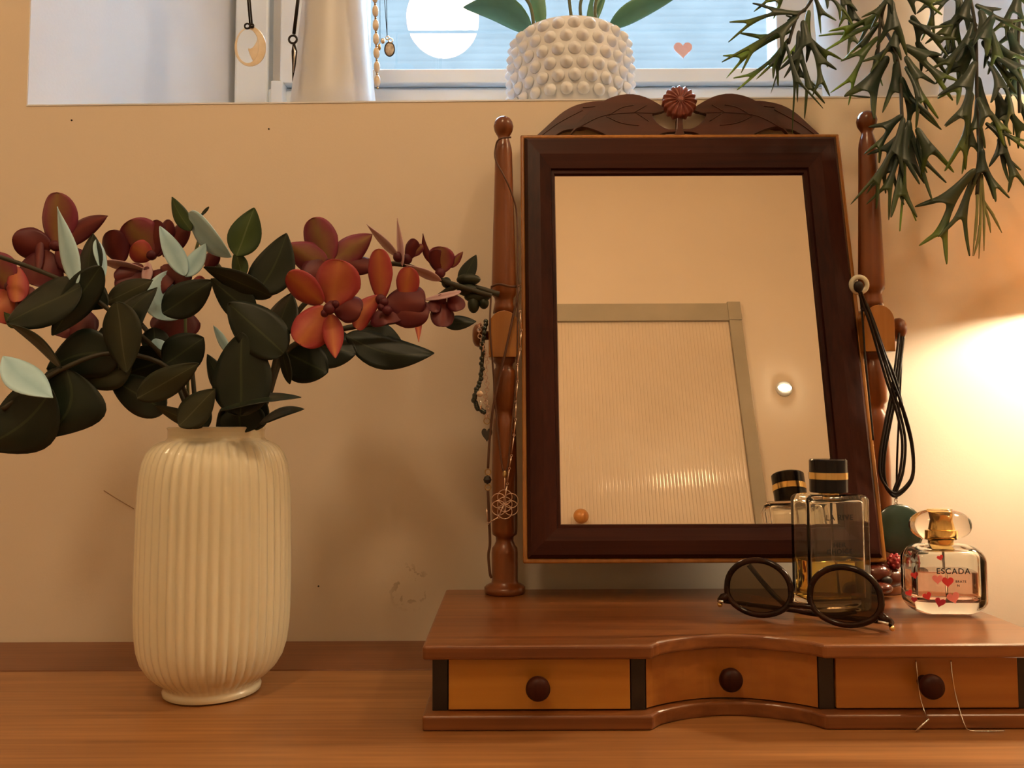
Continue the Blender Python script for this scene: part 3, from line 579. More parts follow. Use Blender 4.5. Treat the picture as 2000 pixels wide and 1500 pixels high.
for j, (rr, hh) in enumerate(radii):
    for i in range(npt):
        a = 2*math.pi*i/npt; cw = math.cos(8*a)**2; r_ = 35/F*.785*rr*(1-.12*(1-cw)*(rr > .4)); hh2 = hh-(.0022*(1-cw) if .2 < rr < 1 else 0)
        vs.append(rc+Vector((1, 0, 0))*r_*math.cos(a)+MU*r_*math.sin(a)+MN*hh2)
for j in range(len(radii)-1):
    for i in range(npt): i2 = (i+1) % npt; fs.append((j*npt+i, j*npt+i2, (j+1)*npt+i2, (j+1)*npt+i))
MB().add(vs, fs).build('rosette', m_ros, fr)

# ---------------------------------------------------------------- perfume bottles
m_glass = glass('clear_bottle_glass', (0.97, 0.98, 0.95), 1.47)
m_amber = glass('amber_liquid', (0.98, 0.70, 0.16), 1.36)
m_pink = glass('pink_liquid', (0.98, 0.66, 0.58), 1.36)
m_gold = plain('polished_gold', (0.85, 0.62, 0.25), metal=1.0, rough=.18)
m_cap = plain('glossy_black_cap', (0.005, 0.005, 0.008), rough=.15, spec=.35)
m_ink = plain('black_ink', (0.012, 0.010, 0.010), rough=.6)
def rbox(cx, cy, z0, z1, hx, hy, r, rot, rz=None, seg=6, corner=None):
    """rounded upright box: superellipse rings with rounded top and bottom"""
    rz = rz or r; mb = MB(); rings = []; ns = 8
    for i in range(ns+1): a = math.pi/2*i/ns; rings.append((rz*(1-math.sin(a)), z0+rz*(1-math.cos(a))))
    for i in range(ns+1): a = math.pi/2*i/ns; rings.append((rz*(1-math.cos(a)), z1-rz*(1-math.sin(a))))
    vs = []; fs = []; per = None
    for ins, z in rings:
        ax, ay = hx-ins, hy-min(ins, hy-.001); q = min(r, ax, ay); c = []
        for (sx, sy, a0) in ((1, 1, 0), (-1, 1, 90), (-1, -1, 180), (1, -1, 270)):
            for i in range(seg+1):
                a = math.radians(a0+90*i/seg); c.append((sx*(ax-q)+q*math.cos(a), sy*(ay-q)+q*math.sin(a)))
        per = len(c)
        for x, yy in c: vs.append(Vector((cx+x*math.cos(rot)-yy*math.sin(rot), cy+x*math.sin(rot)+yy*math.cos(rot), z)))
    for j in range(len(rings)-1):
        for i in range(per): i2 = (i+1) % per; fs.append((j*per+i, j*per+i2, (j+1)*per+i2, (j+1)*per+i))
    fs += [tuple(range(per))[::-1], tuple((len(rings)-1)*per+i for i in range(per))]
    return vs, fs
def flipbuild(outer, inner, name, mat, parent):
    me = bpy.data.meshes.new(name); o3 = parent.location; bm = bmesh.new()
    for (vs, fs), fl in ((outer, False), (inner, True)):
        b2 = bmesh.new(); bv = [b2.verts.new(v_-o3) for v_ in vs]
        for f_ in fs:
            b2.faces.new([bv[i] for i in f_])
        bmesh.ops.recalc_face_normals(b2, faces=b2.faces)
        if fl: bmesh.ops.reverse_faces(b2, faces=b2.faces)
        t_ = bpy.data.meshes.new('t'); b2.to_mesh(t_); b2.free(); bm.from_mesh(t_); bpy.data.meshes.remove(t_)
    bm.to_mesh(me); bm.free()
    for q in me.polygons: q.use_smooth = True
    me.set_sharp_from_angle(angle=math.radians(50)); me.materials.append(mat); o = bpy.data.objects.new(name, me); COL.objects.link(o); o.parent = parent; return o
ZT = T+.0585
b1y = .672; b1 = P(1624, 1160, b1y); rot1 = math.radians(8)
zs1 = P(1624, 966, b1y-.01).z; zl1 = P(1624, 1096, b1y-.012).z
B1 = thing('perfume_bottle', (b1.x, b1y, ZT), 'rectangular clear perfume bottle with amber liquid and a black cap, behind the sunglasses', 'perfume bottle')
hx1 = .0278; hy1 = .0165
flipbuild(rbox(b1.x, b1y, ZT+.0003, zs1, hx1, hy1, .005, rot1, .005), rbox(b1.x, b1y, ZT+.010, zs1-.0045, hx1-.0048, hy1-.0035, .003, rot1, .003), 'glass_body', m_glass, B1)
MB().add(*rbox(b1.x, b1y, ZT+.0102, zl1, hx1-.0050, hy1-.0037, .003, rot1, .0006)).build('liquid', m_amber, B1, auto=50)
ct = P(1620, 897, b1y-.01).z; rcap = .0153
MB().lathe([(.008, zs1-.001), (.008, zs1+.003)], 24, (b1.x, b1y, 0)).build('collar', m_gold, B1)
z0 = zs1+.0012; hh = ct-z0
capo = MB().lathe([(rcap-.0006, z0), (rcap, z0+.0006), (rcap, ct-.001), (rcap-.001, ct), (0, ct)], 40, (b1.x, b1y, 0)).build('cap', m_cap, B1, auto=40)
MB().lathe([(rcap, z0+hh*.40), (rcap+.0004, z0+hh*.40), (rcap+.0004, z0+hh*.60), (rcap, z0+hh*.60)], 40, (b1.x, b1y, 0)).build('gold_band', m_gold, capo, auto=40)
MB().tube([(b1.x+.001, b1y, zs1-.004), (b1.x+.0015, b1y, zl1), (b1.x+.004, b1y, ZT+.012)], .0011, 8).build('dip_tube', glass('tube_plastic', (.9, .9, .85), 1.4, .1), B1)
R1 = Matrix.Rotation(rot1, 3, 'Z') @ Matrix.Rotation(math.pi/2, 3, 'X')
fn = Matrix.Rotation(rot1, 3, 'Z') @ Vector((0, -1, 0)); fu = Matrix.Rotation(rot1, 3, 'Z') @ Vector((1, 0, 0))
def fronttext(B, cx, cy, hy, fn, s, size, mat, px, py, rot, name='lettering'):
    d = ray(px, py); pt = Vector((cx, cy, 0))+fn*(hy+.0004); k = (pt-CAM).dot(fn)/d.dot(fn); q = CAM+d*k; return text_obj(name, s, size, mat, B, q-B.location, rot)
fronttext(B1, b1.x, b1y, hy1, fn, 'LA RIVE', .0062, m_ink, 1640, 1016, R1)
fronttext(B1, b1.x, b1y, hy1, fn, 'HER', .0055, m_ink, 1640, 1069, R1); fronttext(B1, b1.x, b1y, hy1, fn, 'CHOICE', .0055, m_ink, 1640, 1082, R1)
# second bottle
b2y = .657; b2 = P(1843, 1150, b2y); rot2 = math.radians(-3)
zs2 = P(1843, 1062, b2y).z; zl2 = P(1843, 1117, b2y-.012).z
B2 = thing('perfume_bottle', (b2.x, b2y, ZT), 'squat rounded perfume bottle with pink liquid, hearts and a crystal cap, at right', 'perfume bottle')
hx2 = .0296; hy2 = .0175
flipbuild(rbox(b2.x, b2y, ZT+.0003, zs2, hx2, hy2, .009, rot2, .013), rbox(b2.x, b2y, ZT+.0115, zs2-.005, hx2-.0058, hy2-.0045, .006, rot2, .006), 'glass_body', m_glass, B2)
MB().add(*rbox(b2.x, b2y, ZT+.0117, zl2, hx2-.0060, hy2-.0047, .006, rot2, .0012)).build('liquid', m_pink, B2, auto=50)
ctop = P(1838, 994, b2y).z; cbot = P(1838, 1057, b2y).z; cr2 = 59/F*b2y; cz = (ctop+cbot)/2; ch = (ctop-cbot)/2
MB().lathe([(.0085, zs2-.001), (.0095, zs2+.0005), (.0095, cbot+.004), (.0110, cbot+.0045), (.0110, cbot+.010), (.009, cbot+.0105), (.0075, cbot+.016), (.0085, ctop-.004), (0, ctop-.0035)], 32, (b2.x-.001, b2y, 0)).build('gold_collar', m_gold, B2, auto=35)
prc = [(.010, cbot+.0008)]
for i in range(1, 14):
    a = -math.pi/2+math.pi*i/14+.12; prc.append((max(.010, cr2*math.cos(a)**.8 if math.cos(a) > 0 else .01), cz+ch*math.sin(a)))
prc.append((0.0095, ctop)); prc.append((0, ctop+.0002))
mbc = MB(); vs = []; fs = []; sg = 40
for r_, h_ in prc:
    for i in range(sg): a = 2*math.pi*i/sg; vs.append(Vector((b2.x-.001+r_*math.cos(a), b2y+r_*.62*math.sin(a), h_)))
for j in range(len(prc)-1):
    for i in range(sg): i2 = (i+1) % sg; fs.append((j*sg+i, j*sg+i2, (j+1)*sg+i2, (j+1)*sg+i))
fs.append(tuple(range(sg))[::-1]); mbc.add(vs, fs).build('crystal_cap', glass('crystal', (1, .93, .85), 1.3), B2)
MB().tube([(b2.x, b2y, zs2-.004), (b2.x, b2y, ZT+.013)], .001, 8).build('dip_tube', m_glass, B2)
R2 = Matrix.Rotation(rot2, 3, 'Z') @ Matrix.Rotation(math.pi/2, 3, 'X'); fn2 = Matrix.Rotation(rot2, 3, 'Z') @ Vector((0, -1, 0)); fu2 = Matrix.Rotation(rot2, 3, 'Z') @ Vector((1, 0, 0))
fronttext(B2, b2.x, b2y, hy2, fn2, 'ESCADA', .0064, m_ink, 1862, 1121, R2); fronttext(B2, b2.x, b2y, hy2, fn2, 'BRATE', .0026, m_ink, 1877, 1138, R2); fronttext(B2, b2.x, b2y, hy2, fn2, 'N', .0026, m_ink, 1872, 1146, R2)
mh = [plain('red_heart_print', (.75, .05, .06), rough=.5), plain('pink_heart_print', (.9, .28, .28), rough=.5), plain('deep_red_heart_print', (.45, .02, .05), rough=.5)]
for (px, py, w, c, an) in ((1836, 1089, 12, 0, .3), (1831, 1131, 20, 1, 0), (1851, 1136, 22, 0, 0), (1811, 1164, 17, 0, .4), (1836, 1176, 20, 2, -.3), (1862, 1167, 24, 1, .3), (1791, 1125, 15, 0, .2), (1780, 1160, 14, 0, .5), (1790, 1173, 12, 2, 0)):
    d = ray(px, py); o_ = Vector((b2.x, b2y, 0))+fn2*(hy2+.0002); dx = 0; q = CAM+d*((o_-CAM).dot(fn2)/d.dot(fn2))
    u_ = fu2*math.cos(an)+Vector((0, 0, 1))*math.sin(an); w_ = Vector((0, 0, 1))*math.cos(an)-fu2*math.sin(an)
    lx = (q-Vector((b2.x, b2y, 0))).dot(fu2)
    if abs(lx) > hx2-.008: q = q-fn2*(.0018 if abs(lx) < hx2-.004 else .004)
    MB().prism(heart_pts(q, w/F*.65, u_, w_), fn2*.0002).build('heart', mh[c], B2, smooth=False)

# ---------------------------------------------------------------- sunglasses, upside down, temples folded
m_tort = noise_mat('dark_tortoiseshell', (0.003, 0.002, 0.002), (0.03, 0.008, 0.003), (60, 60, 60), .15, spec=.25)
def lens_mat():
    m = bpy.data.materials.new('brown_lens'); m.use_nodes = True; t = m.node_tree; t.nodes.clear(); N = t.nodes.new; L = t.links.new
    o_ = N('ShaderNodeOutputMaterial'); tr = N('ShaderNodeBsdfTransparent'); tr.inputs[0].default_value = (.24, .155, .08, 1); gl_ = N('ShaderNodeBsdfGlossy'); gl_.inputs['Roughness'].default_value = .02
    fz = N('ShaderNodeFresnel'); fz.inputs[0].default_value = 1.55; mx = N('ShaderNodeMixShader'); L(fz.outputs[0], mx.inputs[0]); L(tr.outputs[0], mx.inputs[1]); L(gl_.outputs[0], mx.inputs[2]); L(mx.outputs[0], o_.inputs[0]); return m
m_lens = lens_mat()
pL = Z(1408, 1200, .0585); pR = Z(1748, 1240, .0585); pL.z = pR.z = ZT
gc = (pL+pR)/2; ga = (pR-pL).normalized(); gn = Vector((-ga.y, ga.x, 0))
if gn.y > 0: gn = -gn          # faces the viewer
tilt = .10; gu = (Vector((0, 0, 1))-gn*tilt).normalized()
SG = thing('sunglasses', (gc.x, gc.y, ZT), 'round dark tortoiseshell sunglasses lying upside down before the perfume bottle', 'sunglasses')
def GP(x, z, o=0): return Vector((gc.x, gc.y, ZT))+ga*x+gu*z+gn*o
def rimpts(cx, s, cz, rx, rz, n=40):
    out = []
    for i in range(n):
        a = 2*math.pi*i/n; ca, sa = math.cos(a), math.sin(a)
        k = 1+(.07 if sa < 0 else 0)*abs(sa*ca)*2     # flatter brow line, which now points down
        out.append((cx+rx*ca*k, cz+rz*sa*(1 if sa > 0 else .96)))
    return out
# lens centres from the photograph
def gx_of(px, py):
    d = ray(px, py); k = (Vector((gc.x, gc.y, ZT))-CAM).dot(gn)/d.dot(gn); q = CAM+d*k-Vector((gc.x, gc.y, ZT)); return q.dot(ga), q.z
cl = gx_of(1481, 1150); clL = gx_of(1418, 1150); clR = gx_of(1544, 1150); clT = gx_of(1481, 1096); clB = gx_of(1481, 1207)
cr_ = gx_of(1651, 1176); crL = gx_of(1574, 1176); crR = gx_of(1728, 1176); crT = gx_of(1651, 1114); crB = gx_of(1651, 1240)
rx = ((clR[0]-clL[0])+(crR[0]-crL[0]))/4-.0015; rz = ((clT[1]-clB[1])+(crT[1]-crB[1]))/4-.0015
lc = [((clL[0]+clR[0])/2, rz+.0022), ((crL[0]+crR[0])/2, rz+.0022)]
frm = MB()
for (cx, cz_) in lc: frm.tube([GP(x, z) for x, z in rimpts(cx, 1, cz_, rx, rz)], .0024, 10, closed=True)
bl = lc[0][0]+rx*.86; br = lc[1][0]-rx*.86
frm.tube(smooth_path([GP(bl, rz*.62), GP((bl+br)/2, rz*.50+.003, .001), GP(br, rz*.62)], 6), .0021, 10)
frm.tube([GP(lc[0][0]-rx*.95, rz*.72), GP(lc[0][0]-rx-.003, rz*.60), GP(lc[0][0]-rx-.006, rz*.5, -.003)], [.003, .0038, .003], 10)
frm.tube([GP(lc[1][0]+rx*.95, rz*.62), GP(lc[1][0]+rx+.003, rz*.45), GP(lc[1][0]+rx+.006, rz*.35, -.003)], [.003, .0038, .003], 10)
fro = frm.build('frame', m_tort, SG)
for (cx, cz_) in lc:
    ps = rimpts(cx, 1, cz_, rx-.0006, rz-.0006); vs = []; fs = []; n = len(ps); R_ = 6
    for j in range(R_+1):
        q = j/R_
        for (x, z) in ps: vs.append(GP(cx+(x-cx)*q, cz_+(z-cz_)*q, .0022*(1-q*q)))
    for j in range(R_):
        for i in range(n): i2 = (i+1) % n; fs.append((j*n+i, j*n+i2, (j+1)*n+i2, (j+1)*n+i))
    MB().add(vs, fs).build('lens', m_lens, SG)
xl = lc[0][0]-rx-.006; xr = lc[1][0]+rx+.006
MB().tube(smooth_path([GP(xl, rz*.5, -.003), GP(xl+.003, rz*.42, -.008), GP(xl+.03, rz*.35, -.012), GP(0, rz*.3, -.013), GP(lc[1][0]-.01, rz*.3, -.014), GP(lc[1][0]+.006, rz*.5, -.014)], 6), .0019, 8).build('temple', m_tort, SG)
MB().tube(smooth_path([GP(xr, rz*.35, -.003), GP(xr-.003, rz*.3, -.010), GP(xr-.03, rz*.22, -.017), GP(.01, rz*.2, -.019), GP(lc[0][0]+rx*.9, rz*.3, -.019), GP(lc[0][0]+rx*.3, rz*.75, -.019), GP(lc[0][0]-rx*.5, rz*1.75, -.019)], 6), .0021, 8).build('temple', m_tort, SG)
for x, z in ((xl, rz*.35), (xr+.001, rz*.2)): MB().ball(GP(x, z, -.001), .0022, 12, 8).build('hinge', m_gold, SG)
m_silver = plain('silver', (.75, .72, .68), metal=1.0, rough=.25)
MB().tube([GP(xl-.001, rz*.5, .002), GP(xl+.004, rz*.5, .003)], .0012, 6).build('rivet', m_silver, SG); MB().tube([GP(xr-.008, rz*.42, .003), GP(xr-.001, rz*.36, .003)], .0012, 6).build('rivet', m_silver, SG)

# ---------------------------------------------------------------- jewellery on the posts
m_bcord = plain('brown_leather_cord', (0.09, 0.035, 0.018), rough=.55)
m_kcord = plain('black_waxed_cord', (0.012, 0.007, 0.005), rough=.45, spec=.25)
m_brass = plain('antique_brass', (.45, .32, .15), metal=1.0, rough=.35)
m_rose = plain('rose_silver', (.70, .52, .42), metal=1.0, rough=.3)
YC = .7285
n1 = thing('cord_necklace', P(986, 560, YC), 'thin brown cord necklace round the left post, with a round seven-circle pendant', 'necklace')
MB().tube(pxpath([(960, 560, .735), (975, 555, .727), (1000, 560, .727), (1016, 557, .735)], YC), .0011, 6).build('cord', m_bcord, n1)
MB().tube(pxpath([(960, 560, .735), (957, 640, .7275), (963, 720, .7275), (971, 830, .7275), (980, 905, .7275), (985, 924, .7265)], YC), .0009, 6).build('cord', m_bcord, n1)
MB().tube(pxpath([(998, 268, .735), (975, 272, .733), (968, 288, .736), (968, 312, .734), (985, 345, .7285), (1002, 385, .732), (1010, 430, .735), (1011, 560, .7275), (1010, 700, .7275), (1003, 800, .7275), (993, 900, .7265), (987, 922, .7265)], YC), .0008, 6).build('cord', m_bcord, n1)
MB().ball(P(986, 926, .7255), .0022, 10, 8, (1, .7, 1.6)).build('bail', m_brass, n1)
pr_ = 14/F*.725; cc = P(986, 985, .7245); sl_ = MB()
for k in range(7):
    a = math.pi/6+k*math.pi/3; c0 = cc if k == 6 else cc+Vector((math.cos(a), 0, math.sin(a)))*pr_
    sl_.tube([c0+Vector((math.cos(2*math.pi*i/28), 0, math.sin(2*math.pi*i/28)))*pr_ for i in range(28)], .00045, 6, closed=True)
sl_.tube([cc+Vector((math.cos(math.pi/2), 0, math.sin(math.pi/2)))*pr_*1.95, P(986, 930, .7255)], .0006, 6)
sl_.build('pendant', m_rose, n1)
n2 = thing('cord_necklace', P(966, 780, YC), 'dark brown cord hanging down the left post, with a faceted black bead between rings', 'necklace')
MB().tube(pxpath([(1014, 562, .727), (990, 675, .7265), (966, 780, .7275), (957, 850, .73), (953, 915, .732)], YC), .0012, 6).build('cord', m_bcord, n2)
MB().tube(pxpath([(953, 958, .732), (955, 1010, .732), (957, 1060, .732), (954, 1085, .732), (957, 1120, .732), (960, 1128, .733)], YC), .0013, 6).build('cord', m_bcord, n2)
def ringmb(mb, c, r, t, n=16, ax='y'):
    mb.tube([c+(Vector((math.cos(a), 0, math.sin(a))) if ax == 'y' else Vector((0, math.cos(a), math.sin(a))))*r for a in [2*math.pi*i/n for i in range(n)]], t, 6, closed=True)
rm = MB(); ringmb(rm, P(953, 922, .732), .0026, .0006); ringmb(rm, P(953, 952, .732), .0026, .0006); rm.build('ring', m_brass, n2)
MB().ball(P(952, 937, .732), .0040, 6, 4, (.95, .8, 1)).build('bead', m_black, n2, smooth=False)
n3 = thing('bar_chain_necklace', P(1010, 700, YC), 'fine silver bar-link chain dangling between left post and mirror frame', 'necklace')
pth = [(1016, 608), (1018, 645), (1016, 682), (1011, 712), (1011, 745), (1008, 785), (1007, 820), (1004, 850), (999, 890), (995, 915), (991, 945), (984, 985), (974, 1010), (953, 1022), (950, 990)]
cb = MB()
for i in range(len(pth)-1):
    a, b = P(*pth[i], .7235), P(*pth[i+1], .7235); cb.tube([a.lerp(b, .1), a.lerp(b, .9)], .0006, 6); ringmb(cb, a, .0010, .0003, 10)
cb.build('chain', m_rose, n3, kind='stuff')
n4 = thing('charm_bracelet', P(945, 640, .735), 'dark green beaded bracelet with a black heart on the left pivot knob', 'bracelet')
rnd = random.Random(3); g1 = MB()
gp = pxpath([(950, 628, .738), (944, 660, .732), (942, 700, .732), (938, 740, .732), (930, 765, .732), (926, 778, .732), (932, 795, .732), (945, 805, .732)], YC, 8)
g1.tube(gp, .0018, 6)
for q in gp[::2]: g1.ball(q+Vector((rnd.uniform(-.001, .001), -.001, 0)), .0024, 8, 6)
g1.build('beads', plain('dark_green_beads', (.018, .030, .022), rough=.25, coat=.5), n4, kind='stuff')
g2 = MB(); gp2 = pxpath([(938, 632, .735), (936, 650, .731), (944, 680, .729), (952, 700, .731), (948, 730, .73), (952, 755, .73), (948, 780, .73), (954, 800, .73), (950, 815, .73)], YC, 4)
for i, q in enumerate(gp2): ringmb(g2, q, .0019, .00045, 10, 'y' if i % 2 else 'x')
g2.build('chain', m_rose, n4, kind='stuff')
MB().ball(P(937, 769, .727), .0030, 14, 10).build('pearl', plain('pearl', (.75, .62, .5), rough=.2, coat=.6), n4)
MB().tube([P(939, 780, .728), P(939, 800, .728)], .0011, 6).build('charm_bar', m_silver, n4)
rr_ = MB(); ringmb(rr_, P(951, 822, .73), .0028, .0005); rr_.build('ring', m_brass, n4)
hb = MB().prism(heart_pts(P(951, 848, .731), .0125, (.8, 0, 0), (0, 0, 1.15)), (0, .003, 0)).build('heart_charm', plain('black_heart', (.012, .010, .012), rough=.2, coat=.8), n4, smooth=False, bevel=.0008)
# right side: bundle of black cords with the green disc
c1 = thing('corded_pendant', P(1750, 700, .72), 'looped black cord with a round dark green stone pendant, hung on the right pivot knob', 'necklace')
base_loop = [(1760, 655, .74), (1755, 700, .724), (1745, 770, .718), (1733, 830, .716), (1723, 890, .716), (1724, 935, .716), (1742, 966, .716), (1765, 955, .716), (1782, 925, .716), (1780, 870, .716), (1765, 810, .716), (1745, 740, .716), (1725, 685, .718), (1706, 630, .722), (1690, 590, .724)]
for k, (dx, dy, sc_) in enumerate(((0, 0, 1), (5, 3, .96), (-4, -4, 1.03))):
    pts_ = [(a[0]+dx*(1 if i < 12 else .6)+(3*k if 5 < i < 11 else 0)*(-1 if k == 1 else 1), a[1]+dy, a[2]-.0022*k) for i, a in enumerate(base_loop)]
    MB().tube(pxpath(pts_, .72), .00115, 6).build('cord', m_kcord, c1)
MB().tube(pxpath([(1762, 650, .74), (1760, 720, .72), (1755, 830, .718), (1752, 900, .718), (1751, 975, .718)], .72), .0009, 6).build('cord', m_kcord, c1)
bl_ = MB(); ringmb(bl_, P(1750, 978, .716), .0022, .0005, 12, 'x'); ringmb(bl_, P(1750, 986, .716), .0018, .0005, 12); bl_.build('bail', m_silver, c1)
dq = P(1754, 1034, .718); rd = 49/F*.718
MB().lathe([(0, -.0028), (rd*.55, -.0026), (rd*.85, -.0018), (rd*.97, -.0007), (rd, .0003), (rd*.96, .0012), (0, .0014)], 48, (dq.x, .716, dq.z), 'y').build('stone_disc', noise_mat('dark_green_stone', (0.012, 0.032, 0.024), (0.020, 0.050, 0.036), (60, 60, 60), .22, coat=.4), c1)
c2 = thing('corded_ring_pendant', P(1678, 556, .716), 'mother-of-pearl ring pendant on black cord at the right mirror edge', 'necklace')
rq = P(1678, 556, .716)
MB().lathe([(.0048, -.0012), (.0075, -.0016), (.0092, -.0005), (.0094, .0005), (.0085, .0014), (.0052, .0012), (.0048, -.0012)], 32, (rq.x, rq.y, rq.z), 'y', caps=False).build('ring', noise_mat('mother_of_pearl', (.42, .40, .30), (.58, .55, .42), (90, 90, 90), .2, coat=.8), c2)
MB().ball(P(1677, 560, .713), .0046, 12, 8, (1, .6, 1.15)).build('knot', m_kcord, c2)
for dx in (0, 6): MB().tube(pxpath([(1676+dx*.3, 562, .711), (1682+dx, 585, .718), (1700+dx, 635, .718), (1716+dx, 690, .716), (1732+dx, 745, .713), (1750+dx, 800, .712), (1762+dx, 860, .712), (1758+dx, 920, .712), (1744+dx, 962, .712)], .715), .00115, 6).build('cord', m_kcord, c2)
MB().tube(pxpath([(1680, 575, .722), (1686, 640, .722), (1690, 700, .719), (1698, 780, .716), (1706, 860, .712)], .72), .0009, 6).build('cord', m_kcord, c2)
# dark red seed bracelet lying behind the bottle
m_seed = noise_mat('polished_red_brown_seed', (0.07, 0.010, 0.006), (0.16, 0.03, 0.014), (40, 40, 40), .18, coat=.8)
sd = thing('seed_bracelet', (P(1740, 1150, .72).x, .72, ZT), 'bracelet of large polished red-brown seeds with a red berry bead, behind the bottles', 'bracelet')
for (px, py, w, h, yy) in ((1738, 1128, 31, 20, .715), (1712, 1118, 30, 18, .712), (1700, 1142, 24, 17, .715), (1722, 1147, 20, 12, .706), (1672, 1138, 22, 16, .72), (1650, 1146, 18, 14, .722)):
    q = P(px, py, yy); MB().ball(q, 1, 18, 12, (w/F*yy, .010, h/F*yy)).build('seed', m_seed, sd)
q = P(1748, 1096, .712); bm_ = MB().ball(q, .0062, 16, 12)
for k in range(26):
    ph = math.acos(1-2*(k+.5)/26); th = 2.4*k; bm_.ball(q+Vector((math.sin(ph)*math.cos(th), math.sin(ph)*math.sin(th), math.cos(ph)))*.0056, .0018, 8, 6)
bm_.build('berry_bead', plain('red_berry_bead', (.35, .02, .025), rough=.25, coat=.6), sd)
MB().ball(P(1732, 1134, .7035), .0042, 12, 8, (1.2, .6, .9)).build('seed_hole', m_black, sd)
# thread earring out of the right drawer
er = thing('thread_earring', P(1840, 1300, .56), 'fine silver thread earring hanging out over the right drawer front', 'earring')
MB().tube(pxpath([(1789, 1290, .5735), (1792, 1320, .571), (1797, 1360, .571), (1806, 1390, .566), (1813, 1405, .560)], .57), .00035, 5).build('thread', m_silver, er)
MB().tube([P(1814, 1404, .5595), P(1788, 1428, .5595)], .0007, 6).build('bar', m_silver, er)
MB().tube(pxpath([(1857, 1290, .5735), (1860, 1320, .571), (1866, 1355, .571), (1876, 1392, .565), (1884, 1415, .5605), (1893, 1426, .560), (1925, 1428, .560), (1962, 1427, .560)], .57), .0004, 5).build('thread', m_silver, er)

# ---------------------------------------------------------------- things on the window sill
def sillz(x): return ozL+slope*(x-oxL)+.0005
m_pot = noise_mat('matte_white_ceramic', (0.74, 0.78, 0.84), (0.80, 0.84, 0.90), (10, 10, 10), .45)
oy = .89; opx = P(1113, 100, oy).x; orr = 119/F*oy; oz0 = sillz(opx); oz1 = P(1113, 18, oy-orr).z-.003
op = thing('studded_flowerpot', (opx, oy, oz0), 'round white flowerpot covered in pointed studs, standing on the window sill', 'flowerpot')
hpt = oz1-oz0
MB().lathe([(0, oz0), (orr*.86, oz0), (orr*.93, oz0+.006), (orr*.985, oz0+.03), (orr, oz0+hpt*.5), (orr*.99, oz0+hpt*.8), (orr*.95, oz0+hpt*.93), (orr*.90, oz1), (orr*.86, oz1), (orr*.86, oz1-.02), (0, oz1-.021)], 72, (opx, oy, 0)).build('body', m_pot, op, auto=60)
stud_me = None
for j in range(9):
    zz_ = oz1-.010-j*.0145
    if zz_ < oz0+.008: break
    ru = orr*(.955 if j == 0 else .985 if j == 1 else 1.0)
    for i in range(24):
        a = 2*math.pi*(i+.5*(j % 2))/24
        if math.sin(a) > .5: continue
        if stud_me is None:
            so = MB().lathe([(0, -.0005), (.0072, -.0005), (.0066, .0014), (.0048, .0034), (.0026, .0054), (.0012, .0064), (0, .0066)], 12, (0, 0, 0), 'x').build('stud', m_pot, None); stud_me = so.data
        else: so = bpy.data.objects.new('stud', stud_me); COL.objects.link(so)
        so.parent = op; so.location = (ru*math.cos(a), ru*math.sin(a), zz_-oz0); so.rotation_euler = (0, 0, a)
orc = thing('orchid_plant', (opx, oy, oz1-.02), 'strap-leaved orchid growing in the studded white pot', 'plant')
m_oleaf = petal_mat('orchid_leaf', (0.10, 0.26, 0.16), (0.14, 0.34, 0.22), .35)
leaf('leaf', 1040, 60, 905, 14, 36, oy-.02, m_oleaf, orc, roll=.9, bend=-.16, shape='ov', dY=-.02); leaf('leaf', 1190, 52, 1318, -4, 34, oy-.02, m_oleaf, orc, roll=-.6, bend=.08, shape='ov', dY=-.02)
leaf('leaf', 1060, 60, 1035, -90, 30, oy+.01, m_oleaf, orc, roll=.3, shape='ov'); leaf('leaf', 1150, 60, 1190, -80, 30, oy+.01, m_oleaf, orc, roll=.3, shape='ov')
for a, b in ((1035, 1000), (1113, 1110), (1133, 1150), (1162, 1180)): MB().tube(pxpath([(a+8, 60), (a, 10), (b, -60), (b, -300)], oy), .002, 8).build('flower_stalk', m_stemg, orc)
MB().lathe([(orr*.85, oz1-.019), (orr*.5, oz1-.012), (0, oz1-.010)], 32, (opx, oy, 0)).build('bark', noise_mat('bark_chips', (.05, .03, .02), (.2, .12, .07), (90, 90, 90), .9), op)
# tapered white vase with necklaces
cvy = .875; cvx = P(652, 200, cvy).x; cz0 = sillz(cvx)
za, zb_ = P(652, 200, cvy).z, P(652, 0, cvy).z; ra, rb_ = 83/F*cvy, 62/F*cvy
g = (rb_-ra)/(zb_-za); rbot = ra-g*(za-cz0)
tag(MB().lathe([(0, cz0), (rbot-.004, cz0), (rbot, cz0+.004), (ra, za), (rb_, zb_), (rb_+g*.05, zb_+.05), (.018, zb_+.11), (.016, zb_+.16), (.019, zb_+.19), (.015, zb_+.19), (.012, zb_+.1), (0, zb_+.09)], 64, (cvx, cvy, 0)).build('tapered_vase', noise_mat('satin_white_glaze', (0.58, 0.61, 0.66), (0.64, 0.67, 0.72), (8, 8, 8), .4), auto=60), 'tall white vase narrowing upwards, on the window sill, necklaces beside it', 'vase')
hr = thing('hanging_rail', (0, .83, T+.98), 'thin steel rail across the window recess holding necklaces', 'rail')
MB().tube([(oxL+.0, .83, T+.98), (oxR, .83, T+.98)], .004, 10).build('rod', m_silver, hr)
hz = T+.98
s1 = thing('shell_necklace', (P(490, 20, .83).x, .83, hz), 'carved white shell ring pendant on a black cord in front of the window frame', 'necklace')
MB().tube([Vector((P(478, 0, .83).x, .83, hz)), P(484, 0, .83), P(488, 46, .83)], .0011, 6).build('cord', m_kcord, s1); MB().tube([Vector((P(492, 0, .83).x, .83, hz)), P(488, 0, .83), P(492, 46, .83)], .0011, 6).build('cord', m_kcord, s1)
kk = MB(); ringmb(kk, P(483, 51, .829), .0028, .0010, 14); ringmb(kk, P(492, 50, .829), .0016, .0012, 10); kk.build('knot', m_kcord, s1)
